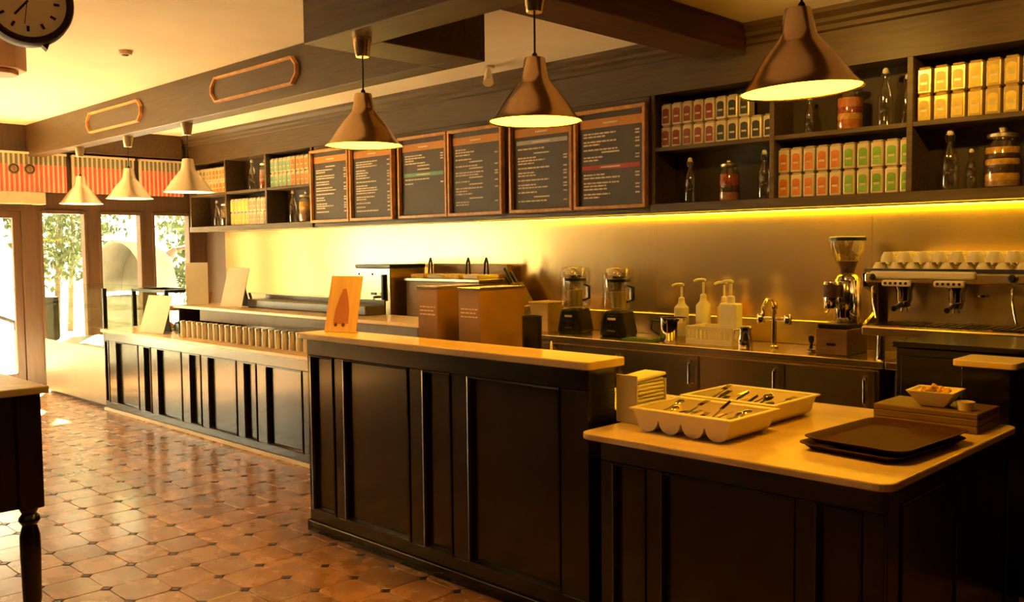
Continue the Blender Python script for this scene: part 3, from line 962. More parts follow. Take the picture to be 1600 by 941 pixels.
# wooden bain-marie / condiment unit on the back counter
GOLDW = mat('golden_brown_panel', (0.26, 0.15, 0.05), 0.35, metal=0.3, var=0.2, scale=3, stretch=(0.3, 1, 8))
t = thing('condiment_station', 'long golden-brown condiment station against the backsplash left of blenders', 'food station', (-6.42, 5.80, 0.90))
bx(-0.53, 0.50, -0.20, 0.21, 0, 0.40).build('cabinet_body', GOLDW, t, bevel=0.004)
bx(-0.53, 0.50, 0.15, 0.21, 0.40, 0.555).build('back_panel', GOLDW, t, bevel=0.004)
bx(-0.54, 0.52, -0.22, 0.15, 0.40, 0.425).build('steel_rim', STEEL, t, bevel=0.003)
for k in range(4):
    bx(-0.50 + k * 0.25, -0.30 + k * 0.25, -0.17, 0.10, 0.425, 0.465).build('food_lid', (L_YEL, CER, L_YEL, CER)[k], t, bevel=0.012, seg=2)
t = thing('knife_block', 'dark knife block with black slanting handles left of the pale tub', 'knife block', (-5.72, 5.90, 0.90))
M().prism([(-0.10, 0), (0.13, 0), (0.13, 0.20), (-0.02, 0.40), (-0.16, 0.30)], 'y', -0.07, 0.07).build('block', WOODB, t, bevel=0.004)
for k, (dx, dz, ln) in enumerate(((-0.03, 0.385, 0.16), (0.03, 0.32, 0.20), (-0.09, 0.345, 0.11), (0.075, 0.262, 0.15), (-0.05, 0.365, 0.12))):
    y_ = (-0.045, 0.0, 0.0, -0.03, 0.04)[k]
    M().tube([(dx, y_, dz), (dx - 0.20 * ln / 0.3, y_, dz + 0.25 * ln / 0.3)], 0.015, 8).build('knife_handle', BLACKP, t, smooth=50)
for k, xx in enumerate((-6.75, -6.22, -5.98)):
    t = thing('tongs', '%s pair of black tongs resting on the condiment station' % ('left', 'middle', 'right')[k], 'tongs', (xx, 5.72, 1.368))
    M().tube([(0, 0, 0), (0.01, 0, 0.10), (0.03, 0.0, 0.15)], 0.009, 6).build('arm', BLACKP, t, smooth=50)
    M().tube([(0.05, 0, 0), (0.045, 0, 0.10), (0.03, 0.0, 0.15)], 0.009, 6).build('arm', BLACKP, t, smooth=50)

# steel hot-water machine
t = thing('water_boiler', 'stainless steel boiler with black lever tap right of bamboo sign', 'appliance', (-7.32, 5.70, 0.90))
for sx in (-0.24, 0.24):
    for sy in (-0.2, 0.2):
        M().lathe([(0.02, 0), (0.025, 0.05)], (sx, sy, 0), 12).build('foot', BLACKP, t)
bx(-0.28, 0.28, -0.22, 0.22, 0.05, 0.52).build('steel_body', STEEL, t, bevel=0.008, seg=2)
bx(-0.285, 0.285, -0.225, 0.225, 0.52, 0.555).build('black_top', BLACKP, t, bevel=0.006)
bx(0.17, 0.205, -0.25, -0.22, 0.20, 0.46).build('sight_gauge', BLACKP, t, bevel=0.004)
M().tube([(0.09, -0.22, 0.24), (0.09, -0.28, 0.24), (0.09, -0.285, 0.16)], 0.016, 10).build('tap', CHROME, t, smooth=40)
bx(0.05, 0.13, -0.285, -0.265, 0.26, 0.285).build('tap_lever', BLACKP, t, bevel=0.004)
for sx in (-0.22, 0.0):
    for sz in (0.12, 0.46):
        M().ball((sx, -0.222, sz), 0.012, 0.005, 0.012).build('rivet', BLACKP, t, smooth=60)

# ------------------------------------------------------------------ blender machines, tubs, bottles
JARG = GLASS


def blender_machine(x, y, rz, label):
    t = thing('blender', label, 'blender', (x, y, 0.90), rz, 'blenders on the back counter')
    b_ = M().prism([(-0.115, 0.0), (0.115, 0.0), (0.12, 0.03), (0.085, 0.19), (0.07, 0.205), (-0.07, 0.205), (-0.085, 0.19), (-0.12, 0.03)], 'y', -0.10, 0.10).build('motor_base', BLACKP, t, bevel=0.02, seg=3)
    bx(-0.05, 0.05, -0.108, -0.098, 0.03, 0.17).build('control_plate', BLACKP, b_, bevel=0.004)
    bx(-0.035, 0.035, -0.112, -0.108, 0.135, 0.152).build('display', WHITEP, b_)
    for k in (-0.025, 0.025):
        o = M().lathe([(0.001, 0), (0.014, 0), (0.012, 0.014), (0.001, 0.014)], n=14, cap=False).build('dial', CHROME, b_, smooth=40)
        o.location = (k, -0.108, 0.085)
        o.rotation_euler = (R(90), 0, 0)
    bx(-0.035, 0.035, -0.112, -0.108, 0.045, 0.058).build('button_row', CHROME, b_)
    j_ = M().lathe([(0.058, 0.205), (0.062, 0.215), (0.088, 0.42), (0.090, 0.43), (0.084, 0.43), (0.058, 0.222), (0.04, 0.215)], n=8, cap=False).build('jug', JARG, t, smooth=30)
    M().lathe([(0.001, 0.222), (0.056, 0.222), (0.072, 0.35), (0.001, 0.352)], n=16, cap=False).build('frothy_drink', PAPER, j_, smooth=40)
    M().tube([(0.086, 0, 0.40), (0.135, 0, 0.385), (0.135, 0, 0.29), (0.075, 0, 0.27)], 0.011, 8).build('jug_handle', BLACKP, j_, smooth=50)
    M().lathe([(0.001, 0.428), (0.092, 0.428), (0.092, 0.45), (0.05, 0.455), (0.045, 0.475), (0.001, 0.477)], n=20, cap=False).build('jug_lid', BLACKP, t, smooth=40)
    c_ = M().lathe([(0.118, 0.22), (0.125, 0.24), (0.125, 0.50), (0.115, 0.535), (0.06, 0.55), (0.001, 0.552)], n=20, cap=False).build('sound_hood', JARG, t, smooth=40)


blender_machine(-4.93, 5.75, R(8), 'black blender with pale drink beside the yellow tub')
blender_machine(-4.46, 5.72, R(8), 'black blender nearer the soap pumps')
t = thing('plastic_tub', 'pale yellow square tub left of the blenders', 'tub', (-5.22, 5.72, 0.90))
v, f = [], []
for a, zz in ((0.085, 0), (0.105, 0.235), (0.115, 0.24), (0.115, 0.25), (0.1, 0.25), (0.08, 0.01)):
    v += [(-a, -a, zz), (a, -a, zz), (a, a, zz), (-a, a, zz)]
for j in range(5):
    f += [(j * 4 + i, j * 4 + (i + 1) % 4, j * 4 + 4 + (i + 1) % 4, j * 4 + 4 + i) for i in range(4)]
f += [(3, 2, 1, 0), (20, 21, 22, 23)]
M().add(v, f).build('tub_shell', mat('pale_yellow_plastic', (0.72, 0.52, 0.20), 0.4), t, bevel=0.005)
t = thing('glass_rack', 'low steel rack with upturned glasses behind the utensil pot', 'rack', (-5.62, 5.58, 0.90))
bx(-0.2, 0.24, -0.12, 0.12, 0.20, 0.212).build('rack_shelf', STEEL, t, bevel=0.002)
for sx in (-0.19, 0.23):
    for sy in (-0.11, 0.11):
        bx(sx - 0.008, sx + 0.008, sy - 0.008, sy + 0.008, 0, 0.20).build('rack_leg', STEEL, t)
for k in range(3):
    t = thing('upturned_glass', '%s upturned glass on the low steel rack' % ('left', 'middle', 'right')[k], 'glass', (-5.48 + (k - 1) * 0.11 - 0.03, 5.56, 1.112), group='upturned glasses')
    M().lathe([(0.040, 0), (0.036, 0.10), (0.001, 0.10), (0.001, 0.095), (0.033, 0.095), (0.037, 0)], n=18, cap=False).build('glass_wall', GLASS, t, smooth=50)

# cloth, pot, basket, pump bottles
t = thing('green_cloth', 'folded green cloth on steel worktop in front of blender', 'cloth', (-4.12, 5.56, 0.90))
M().obox((0, 0, 0.006), (0.30, 0.10, 0.010), (0, 0, 0.05)).build('lower_fold', mat('green_cloth', (0.16, 0.24, 0.06), 0.9, bump=0.3, scale=60), t, bevel=0.004)
M().obox((0.01, 0.0, 0.015), (0.27, 0.09, 0.008), (0, 0, -0.04)).build('upper_fold', MATS['green_cloth'], t, bevel=0.003)
t = thing('steel_pot', 'round steel pot with dark handle beside the white basket', 'pot', (-3.93, 5.70, 0.90))
M().lathe([(0.001, 0), (0.10, 0), (0.105, 0.01), (0.105, 0.17), (0.11, 0.175), (0.10, 0.172), (0.098, 0.012), (0.001, 0.01)], n=32, cap=False).build('pot_wall', CHROME, t, smooth=40)
M().tube([(-0.10, -0.03, 0.14), (-0.15, -0.06, 0.15), (-0.155, -0.06, 0.08), (-0.105, -0.03, 0.04)], 0.009, 8).build('handle', BLACKP, t, smooth=50)
t = thing('white_basket', 'white slotted plastic basket holding pump bottles', 'basket', (-3.56, 5.72, 0.90))
bas = M().box(-0.19, 0.19, -0.13, 0.13, 0, 0.008).box(-0.19, 0.19, 0.122, 0.13, 0.008, 0.13).box(-0.19, -0.182, -0.122, 0.122, 0.008, 0.13).box(0.182, 0.19, -0.122, 0.122, 0.008, 0.13)
bas.box(-0.19, 0.19, -0.13, -0.122, 0.008, 0.04).box(-0.19, 0.19, -0.13, -0.122, 0.105, 0.13)
bas.build('basket_walls', WHITEP, t, bevel=0.002)
for k in range(12):
    bx(-0.188 + k * 0.0335, -0.172 + k * 0.0335, -0.13, -0.122, 0.04, 0.105).build('slat', WHITEP, t)


def pump(x, y, z, h, r, label, lm=WHITEP, sq=False):
    t = thing('pump_bottle', label, 'bottle', (x, y, z), group='pump bottles by the sink')
    if sq:
        bx(-r, r, -r * 0.7, r * 0.7, 0, h * 0.62).build('bottle_body', lm, t, bevel=0.015, seg=3)
    else:
        M().lathe([(0.001, 0), (r * 0.95, 0), (r, 0.01), (r, h * 0.55), (r * 0.5, h * 0.62), (r * 0.45, h * 0.66)], n=20).build('bottle_body', lm, t, smooth=40)
    p_ = M().lathe([(r * 0.42, h * 0.62), (r * 0.42, h * 0.72), (r * 0.16, h * 0.74), (r * 0.16, h * 0.92)], n=14).build('pump_neck', WHITEP, t, smooth=40)
    M().tube([(0.02, 0, h * 0.95), (0, 0, h * 0.965), (-0.04, -0.02, h * 0.96), (-0.065, -0.03, h * 0.93)], 0.010, 8).build('spout', WHITEP, p_, smooth=50)


pump(-3.98, 5.88, 0.90, 0.43, 0.055, 'round pale pump bottle leftmost behind the steel pot')
pump(-3.80, 5.90, 0.90, 0.47, 0.055, 'round pale pump bottle second from left behind the basket')
pump(-3.64, 5.93, 0.90, 0.45, 0.05, 'yellow pump bottle third along, behind the basket', mat('amber_soap', (0.72, 0.45, 0.08), 0.35))
pump(-3.47, 5.74, 0.909, 0.46, 0.07, 'large square white pump bottle inside the basket', PAPER, True)

# sink tap
t = thing('mixer_tap', 'chrome double mixer tap over the steel counter', 'tap', (-3.12, 5.72, 0.90))
M().lathe([(0.03, 0), (0.03, 0.012), (0.018, 0.02), (0.016, 0.26), (0.022, 0.27), (0.022, 0.30), (0.012, 0.315)], n=18).build('column', CHROME, t, smooth=40)
M().tube([(0, 0, 0.27), (0, -0.04, 0.33), (0.01, -0.12, 0.335), (0.012, -0.17, 0.29), (0.012, -0.175, 0.23)], 0.013, 10).build('spout', CHROME, t, smooth=50)
for s_ in (-1, 1):
    M().tube([(0, 0, 0.20), (s_ * 0.09, 0, 0.20)], 0.014, 10).build('arm', CHROME, t, smooth=50)
    M().lathe([(0.024, 0.165), (0.028, 0.175), (0.028, 0.225), (0.02, 0.235)], (s_ * 0.10, 0, 0), 14).build('knob', CHROME, t, smooth=40)
t = thing('steam_pitcher', 'small chrome milk pitcher between basket and mixer tap', 'pitcher', (-3.27, 5.60, 0.90))
M().lathe([(0.001, 0), (0.05, 0), (0.052, 0.01), (0.05, 0.07), (0.04, 0.11), (0.044, 0.14), (0.041, 0.14), (0.037, 0.11), (0.047, 0.07), (0.048, 0.012), (0.001, 0.01)], n=24, cap=False).build('pitcher_wall', CHROME, t, smooth=40)
M().tube([(-0.045, 0, 0.125), (-0.085, 0, 0.12), (-0.085, 0, 0.05), (-0.05, 0, 0.03)], 0.007, 8).build('handle', CHROME, t, smooth=50)

# ------------------------------------------------------------------ grinder and knock box
t = thing('knock_box', 'brown wooden knock box under the coffee grinder', 'box', (-2.64, 5.72, 0.90))
bx(-0.105, 0.105, -0.15, 0.15, 0, 0.165).build('box_body', WOODB, t, bevel=0.004)
bx(-0.03, 0.03, -0.155, -0.15, 0.06, 0.075).build('drawer_pull', BLACKP, t, bevel=0.002)
t = thing('coffee_grinder', 'tall steel coffee grinder with clear bean hopper', 'grinder', (-2.64, 5.72, 1.066))
bx(-0.10, 0.10, -0.14, 0.13, 0, 0.03).build('base', BLACKP, t, bevel=0.006)
M().lathe([(0.075, 0.03), (0.085, 0.06), (0.085, 0.30), (0.07, 0.33), (0.05, 0.345)], (0.02, 0.04, 0), 24).build('motor_body', CHROME, t, smooth=40)
M().lathe([(0.05, 0.13), (0.052, 0.14), (0.052, 0.29), (0.045, 0.30)], (-0.03, -0.085, 0), 20).build('doser', CHROME, t, smooth=40)
M().lathe([(0.054, 0.20), (0.054, 0.28)], (-0.03, -0.085, 0), 20).build('doser_window', F_BRN, t, smooth=40)
M().tube([(-0.03, -0.13, 0.12), (-0.03, -0.17, 0.10)], 0.008, 8).build('portafilter_fork', CHROME, t, smooth=50)
M().tube([(0.03, -0.09, 0.16), (0.075, -0.13, 0.155)], 0.007, 8).build('doser_lever', BLACKP, t, smooth=50)
h_ = M().lathe([(0.045, 0.345), (0.05, 0.375), (0.075, 0.43), (0.105, 0.50), (0.112, 0.56), (0.108, 0.56), (0.10, 0.50), (0.07, 0.43), (0.044, 0.378)], (0.02, 0.03, 0), 28, cap=False).build('hopper', GLASS, t, smooth=50)
M().lathe([(0.001, 0.348), (0.042, 0.352), (0.046, 0.38), (0.066, 0.428), (0.001, 0.435)], (0.02, 0.03, 0), 20, cap=False).build('coffee_beans', F_BRN, h_, smooth=50)
M().lathe([(0.001, 0.56), (0.114, 0.56), (0.114, 0.582), (0.10, 0.588), (0.001, 0.588)], (0.02, 0.03, 0), 28, cap=False).build('hopper_lid', BLACKP, t, smooth=40)
t = thing('tamper', 'dark coffee tamper on the counter left of the knock box', 'tamper', (-2.80, 5.62, 0.90))
M().lathe([(0.03, 0), (0.03, 0.02), (0.012, 0.03), (0.010, 0.06), (0.02, 0.085), (0.016, 0.11), (0.004, 0.115)], n=18).build('tamper_body', BLACKP, t, smooth=40)
M().lathe([(0.031, 0.002), (0.031, 0.016)], n=18).build('steel_base', CHROME, t, smooth=40)

# ------------------------------------------------------------------ espresso machine
t = thing('espresso_machine', 'two-group chrome espresso machine with cups stacked on top', 'coffee machine', (-1.93, 5.74, 0.90))
W2 = 0.47
for sx in (-0.38, 0.38):
    for sy in (-0.2, 0.22):
        M().lathe([(0.03, 0), (0.026, 0.02), (0.022, 0.15)], (sx, sy, 0), 14).build('foot', CHROME, t, smooth=40)
bx(-W2, W2, -0.28, 0.27, 0.15, 0.21).build('drip_base', STEEL, t, bevel=0.012, seg=3)
gr = bx(-W2 + 0.06, W2 - 0.06, -0.25, -0.02, 0.21, 0.218).build('drip_grate', CHROME, t)
for k in range(18):
    xx = -W2 + 0.08 + k * 0.046
    bx(xx, xx + 0.012, -0.245, -0.025, 0.218, 0.222).build('grate_bar', BLACKP, gr)
bx(-W2 + 0.04, W2 - 0.04, 0.0, 0.25, 0.21, 0.47).build('boiler_housing', STEEL, t, bevel=0.01, seg=2)
for sx in (-1, 1):
    M().prism([(-0.24, 0.21), (0.26, 0.21), (0.26, 0.53), (-0.24, 0.53), (-0.22, 0.44), (-0.10, 0.40), (-0.08, 0.28)], 'x', sx * W2 - 0.015, sx * W2 + 0.015).build('side_panel', CHROME, t, bevel=0.004)
bx(-W2, W2 - 0.02, -0.24, 0.26, 0.47, 0.53).build('head_unit', STEEL, t, bevel=0.010, seg=2)
bx(-W2 + 0.04, W2 - 0.30, -0.262, -0.235, 0.495, 0.54).build('front_rail', WHITEP, t, bevel=0.012, seg=3)
for gx in (-0.27, 0.03):
    pn = bx(gx - 0.085, gx + 0.085, -0.268, -0.24, 0.45, 0.488).build('button_panel', WHITEP, t, bevel=0.012, seg=3)
    for q in range(5):
        o = M().lathe([(0.001, 0), (0.009, 0), (0.008, 0.004), (0.001, 0.004)], n=10, cap=False).build('button', BLACKP, pn)
        o.location = (gx - 0.06 + q * 0.03, -0.268, 0.469)
        o.rotation_euler = (R(90), 0, 0)
    gh = M().lathe([(0.042, 0.355), (0.045, 0.36), (0.045, 0.42), (0.055, 0.44), (0.055, 0.47)], (gx, -0.13, 0), 20).build('group_head', CHROME, t, smooth=40)
    pf = M().lathe([(0.02, 0.315), (0.036, 0.325), (0.04, 0.355), (0.04, 0.362)], (gx, -0.13, 0), 20).build('portafilter', CHROME, t, smooth=40)
    M().tube([(gx, -0.165, 0.345), (gx, -0.21, 0.335), (gx + 0.01, -0.31, 0.32)], [0.009, 0.013, 0.016], 10).build('portafilter_handle', BLACKP, pf, smooth=50)
    M().tube([(gx - 0.012, -0.13, 0.32), (gx - 0.016, -0.13, 0.295)], 0.006, 8).build('portafilter_spout', CHROME, pf, smooth=50)
    M().tube([(gx + 0.012, -0.13, 0.32), (gx + 0.016, -0.13, 0.295)], 0.006, 8).build('portafilter_spout', CHROME, pf, smooth=50)
for sx in (-0.41, 0.36):
    M().tube([(sx, -0.20, 0.47), (sx, -0.26, 0.44), (sx + 0.01, -0.275, 0.36), (sx + 0.035, -0.29, 0.26)], 0.007, 8).build('steam_wand', CHROME, t, smooth=50)
    o = M().lathe([(0.001, 0), (0.022, 0), (0.022, 0.02), (0.012, 0.03), (0.001, 0.03)], n=16, cap=False).build('steam_knob', BLACKP, t, smooth=40)
    o.location = (sx, -0.24, 0.505)
    o.rotation_euler = (R(90), 0, 0)
M().lathe([(0.001, 0), (0.03, 0), (0.034, 0.012), (0.001, 0.012)], (0.21, -0.255, 0.40), 18, cap=False).build('pressure_gauge', CHROME, t, smooth=40)
tr_ = M().box(-W2, W2, -0.24, -0.235, 0.53, 0.555).box(-W2, W2, 0.255, 0.26, 0.53, 0.555).box(-W2, -W2 + 0.005, -0.235, 0.255, 0.53, 0.555).box(W2 - 0.005, W2, -0.235, 0.255, 0.53, 0.555)
tr_.build('cup_rail', CHROME, t)
cupm = M().lathe([(0.001, 0.062), (0.028, 0.062), (0.043, 0.03), (0.047, 0.0), (0.043, 0.0), (0.039, 0.03), (0.024, 0.055), (0.001, 0.056)], n=18, cap=False)
cup_me = cupm.mesh('cup_shell', CER, 40)
hd_me = M().tube([(0.043, 0, 0.018), (0.060, 0, 0.018), (0.060, 0, 0.044), (0.036, 0, 0.046)], 0.005, 6).mesh('cup_handle', CER, 50)
for r_, k, lv in [(a, b, c) for c in (0, 1) for a in range(4) for b in range(9 - c)]:
    if True:
        c = thing('coffee_cup', '%s upturned white cup from left, %s row, %s tier on espresso machine' % (ORD[k], ('front', 'second', 'third', 'back')[r_], ('lower', 'upper')[lv]), 'cup',
                  (-1.93 - 0.40 + k * 0.099 + lv * 0.05 + random.uniform(-.002, .002), 5.74 - 0.175 + r_ * 0.113, 1.4305 + lv * 0.0625), random.uniform(0.5, 0.9), 'cups on the espresso machine')
        for me, nm in ((cup_me, 'cup_shell'), (hd_me, 'cup_handle')):
            o = bpy.data.objects.new(nm, me)
            col.objects.link(o)
            o.parent = c

# ------------------------------------------------------------------ far counter objects
CAN = mat('pale_canister', (0.78, 0.70, 0.52), 0.35, var=0.06)
p0 = None
for k in range(22):
    lab_ = '%s pale canister from left in the row under the raised ledge' % ORD[k]
    if p0 is None:
        p0 = thing('canister', lab_, 'canister', (0, 0, 0), group='canisters under the ledge')
        M().lathe([(0.001, 0), (0.023, 0), (0.024, 0.006), (0.024, 0.125), (0.022, 0.128)], n=16).build('can_wall', CAN, p0, smooth=40)
        M().lathe([(0.026, 0.128), (0.026, 0.143), (0.016, 0.148), (0.001, 0.148)], n=16).build('can_lid', NICKEL, p0, smooth=40)
        o = p0
    else:
        o = copy_tree(p0)
        o['label'] = lab_
    o.location = (-8.02 + k * 0.101, 3.86 + random.uniform(-.004, .004), 0.8255)
# tilted cards
def card(x, y, z, w_, h_, rz, lean, label):
    t = thing('card_stand', label, 'sign', (x, y, z), rz, 'pale card stands')
    M().obox((0, math.sin(lean) * h_ / 2 + 0.004, math.cos(lean) * h_ / 2 + 0.003), (w_, 0.006, h_), (-lean, 0, 0)).build('card_face', PAPER, t, bevel=0.001)
    M().obox((0, math.sin(lean) * h_ * 0.75 + 0.045, h_ * 0.36), (w_ * 0.5, 0.006, h_ * 0.72), (R(14), 0, 0)).build('back_strut', BLACKP, t)


card(-8.58, 3.80, 0.8255, 0.40, 0.37, R(8), R(18), 'large pale tilted card on far counter in front of pastry case')
card(-8.12, 4.05, 1.101, 0.20, 0.40, R(62), R(12), 'narrow pale card seen edge-on at the ledge end')
card(-7.50, 4.05, 1.101, 0.30, 0.36, R(8), R(16), 'pale tilted card on the raised ledge beside the griddle')
# griddle
t = thing('griddle', 'long low dark griddle on the ledge behind the pale cards', 'griddle', (-6.60, 4.24, 1.10))
GRID = mat('blue_grey_enamel', (0.12, 0.11, 0.10), 0.35)
bx(-0.80, 0.95, -0.08, 0.10, 0.0, 0.075).build('griddle_body', GRID, t, bevel=0.010, seg=2)
bx(-0.80, 0.95, 0.10, 0.115, 0.0, 0.11).build('splash_guard', GRID, t, bevel=0.004)
M().tube([(-0.80, 0.0, 0.05), (-0.86, 0, 0.055), (-0.90, 0.0, 0.12)], 0.012, 8).build('lever', GRID, t, smooth=50)

# pastry display case
t = thing('display_case', 'glass-fronted pale metal display case beside the glass door', 'display case', (0, 0, 0))
CASEM = mat('satin_case_metal', (0.30, 0.27, 0.21), 0.38, metal=0.6, var=0.05)
bx(-11.25, -9.53, 3.74, 4.35, 0.03, 0.615).build('metal_base', CASEM, t, bevel=0.006)
bx(-11.25, -9.53, 3.78, 4.30, 0.0, 0.03).build('plinth', BLACKP, t)
bx(-11.24, -9.54, 3.745, 3.753, 0.615, 1.22).build('front_glass', CASEG, t)
bx(-9.548, -9.54, 3.753, 4.34, 0.615, 1.22).build('side_glass', CASEG, t)
bx(-11.25, -11.0, 3.76, 3.82, 0.615, 1.10).build('dark_end_panel', BLACK, t, bevel=0.004)
bx(-11.25, -9.53, 3.74, 4.35, 1.22, 1.235).build('glass_top', CASEG, t)
bx(-9.56, -9.52, 3.735, 3.775, 0.615, 1.235).build('corner_post', BLACKP, t, bevel=0.003)
for z_ in (0.80, 1.0):
    bx(-11.0, -9.56, 3.85, 4.33, z_, z_ + 0.008).build('glass_shelf', CASEG, t)
t = thing('pastry_cabinet', 'black-framed glass pastry cabinet on the far counter', 'display case', (-9.15, 4.20, 0.8255))
fr = M()
for sx in (-0.32, 0.42):
    for sy in (-0.17, 0.17):
        fr.box(sx - 0.02, sx + 0.02, sy - 0.02, sy + 0.02, 0, 0.40)
fr.box(-0.30, 0.40, -0.19, -0.15, 0.37, 0.40).box(-0.30, 0.40, 0.15, 0.19, 0.37, 0.40).box(-0.34, -0.30, -0.15, 0.15, 0.37, 0.40).box(0.40, 0.44, -0.15, 0.15, 0.37, 0.40)
fr.build('black_frame', BLACKP, t, bevel=0.003)
bx(-0.34, 0.44, -0.19, 0.19, 0.0, 0.012).build('cabinet_floor', WHITEP, t)
bx(-0.30, 0.40, -0.16, 0.16, 0.18, 0.187).build('cabinet_shelf', CASEG, t)
bx(-0.30, 0.40, -0.172, -0.166, 0.012, 0.37).build('cabinet_glass', CASEG, t)
PAST = mat('baked_pastry', (0.52, 0.27, 0.07), 0.55, var=0.3, scale=25, rnd=0.2)
for k in range(10):
    sh, q = divmod(k, 5)
    t = thing('pastry', '%s golden pastry from left on the %s level of pastry cabinet' % (ORD[q], ('lower', 'upper')[sh]), 'pastry', (-9.38 + q * 0.15, 4.16, 0.8255 + (0.013, 0.188)[sh]), random.uniform(0, 3), 'pastries in the cabinet')
    a = 0.055
    M().tube([(-a, 0.025, 0.014), (-a * 0.6, 0.0, 0.022), (0, -0.01, 0.03), (a * 0.6, 0, 0.022), (a, 0.025, 0.014)], [0.010, 0.021, 0.029, 0.021, 0.010], 10).build('pastry_crust', PAST, t, smooth=60)
    for s_ in (-1, 1):
        M().lathe([(0.023, 0), (0.026, 0.004), (0.023, 0.008)], n=10).build('pastry_ridge', PAST, t, smooth=60)
        o = t.children[-1]
        o.location = (s_ * a * 0.42, -0.004, 0.026)
        o.rotation_euler = (0, R(90), s_ * 0.3)
# till and jugs near the case
t = thing('till', 'dark cash till between pastry cabinet and ledge', 'till', (-8.53, 4.20, 0.8255), R(0))
M().prism([(-0.13, 0), (0.13, 0), (0.13, 0.10), (0.02, 0.14), (-0.13, 0.08)], 'x', -0.13, 0.13).build('till_body', BLACKP, t, bevel=0.006)
M().obox((0, 0.09, 0.26), (0.26, 0.03, 0.22), (R(-18), 0, 0)).build('till_screen', BLACKP, t, bevel=0.006)
M().tube([(0, 0.10, 0.10), (0, 0.11, 0.2)], 0.02, 8).build('till_stem', BLACKP, t)
t = thing('terracotta_pot', 'small terracotta pot on ledge corner beside the edge-on card', 'pot', (-8.30, 4.22, 1.101))
M().lathe([(0.001, 0), (0.045, 0), (0.06, 0.09), (0.066, 0.09), (0.066, 0.115), (0.055, 0.115), (0.05, 0.09), (0.001, 0.08)], n=20, cap=False).build('pot_wall', mat('terracotta_clay', (0.42, 0.19, 0.09), 0.7), t, smooth=40)

# ------------------------------------------------------------------ near table at left
t = thing('host_table', 'black side table with deep apron and turned leg at left edge', 'table', (-4.06, 1.32, 0))
bx(-1.25, 0.03, -0.85, 0.03, 1.02, 1.05).build('tabletop', mat('worn_cream_top', (0.55, 0.46, 0.30), 0.35, var=0.2), t, bevel=0.006, seg=2)
bx(-1.21, -0.015, -0.80, -0.015, 0.545, 1.02).build('apron', BLACK, t, bevel=0.004)
prof = [(0.040, 0.54), (0.028, 0.515), (0.040, 0.50), (0.042, 0.485), (0.028, 0.465), (0.034, 0.445), (0.040, 0.42), (0.040, 0.34), (0.036, 0.15), (0.026, 0.06), (0.034, 0.04), (0.034, 0.02), (0.022, 0.0)]
for lx, ly in ((-0.045, -0.045), (-1.18, -0.045), (-0.045, -0.77), (-1.18, -0.77)):
    l_ = M().lathe(prof, (lx, ly, 0), 20).build('leg', BLACK, t, smooth=40)
    bx(lx - 0.048, lx + 0.048, ly - 0.048, ly + 0.048, 0.54, 1.02).build('leg_block', BLACK, l_, bevel=0.004)

# ------------------------------------------------------------------ clock
cdir = CAM_R @ Vector(((41 - 800) / F_PX, -(5 - 470.5) / F_PX, -1))
cc = Vector((0, 0, EYE)) + cdir * 4.1
t = thing('hanging_clock', 'round dark-rimmed station clock hanging from the ceiling', 'clock', cc)
t.rotation_euler = (0, 0, math.atan2(-cc.x, cc.y) * 1.0 + R(6))
CLF = mat('aged_clock_face', (0.92, 0.74, 0.44), 0.5, var=0.06)
CLR = mat('dark_brown_metal', (0.030, 0.012, 0.008), 0.6, spec=0.2)


def ylathe(prof, name, m_, par, n=48):
    v = M().lathe(prof, n=n, cap=False)
    v.v = [(p[0], -p[2], p[1]) for p in v.v]
    return v.build(name, m_, par, smooth=35)


rm = ylathe([(0.158, 0.030), (0.158, 0.055), (0.170, 0.062), (0.184, 0.055), (0.190, 0.035), (0.190, -0.035), (0.184, -0.055), (0.158, -0.055), (0.158, -0.03)], 'rim', CLR, t)
fc_ = ylathe([(0.001, 0.030), (0.159, 0.030), (0.159, -0.030), (0.001, -0.030)], 'face', CLF, t)
for k in range(12):
    a = R(30 * k)
    M().obox((0.118 * math.sin(a), -0.032, 0.118 * math.cos(a)), (0.011, 0.002, 0.024), (0, a, 0)).build('hour_mark', CLR, fc_)
M().obox((-0.024, -0.034, -0.028), (0.009, 0.003, 0.085), (0, R(220), 0)).build('hour_hand', CLR, fc_)
M().obox((-0.006, -0.036, -0.045), (0.003, 0.002, 0.11), (0, R(187), 0)).build('minute_hand', CLR, fc_)
M().prism([(0.055, -0.183), (0.085, -0.173), (0.075, -0.202)], 'y', -0.03, 0.03).build('bottom_clasp', CLR, t)
M().tube([(0, 0, 0.185), (0, 0, ZC - cc.z)], 0.014, 10).build('hanging_rod', CLR, t, smooth=50)
M().lathe([(0.06, ZC - cc.z - 0.02), (0.06, ZC - cc.z)], n=20).build('ceiling_plate', CLR, t)
# tan corner lantern behind the clock
sd_ = CAM_R @ Vector(((-8 - 800) / F_PX, -(86 - 470.5) / F_PX, -1))
sp_ = Vector((0, 0, EYE)) + sd_ * 6.2
t = thing('hanging_lantern', 'tan octagonal hanging box lamp partly behind the clock', 'lamp', (sp_.x, sp_.y, sp_.z - 0.13))
TAN = mat('tan_lamp_shade', (0.62, 0.38, 0.23), 0.6)
M().prism([(0.19 * math.cos(R(22.5 + 45 * k)), 0.19 * math.sin(R(22.5 + 45 * k))) for k in range(8)], 'z', 0.03, 0.27).build('lamp_shade', TAN, t, bevel=0.004)
M().prism([(0.14 * math.cos(R(22.5 + 45 * k)), 0.14 * math.sin(R(22.5 + 45 * k))) for k in range(8)], 'z', 0.0, 0.03).build('lamp_base', TAN, t, bevel=0.004)
M().tube([(0, 0, 0.27), (0, 0, ZC - sp_.z + 0.13)], 0.01, 8).build('lamp_rod', CLR, t)
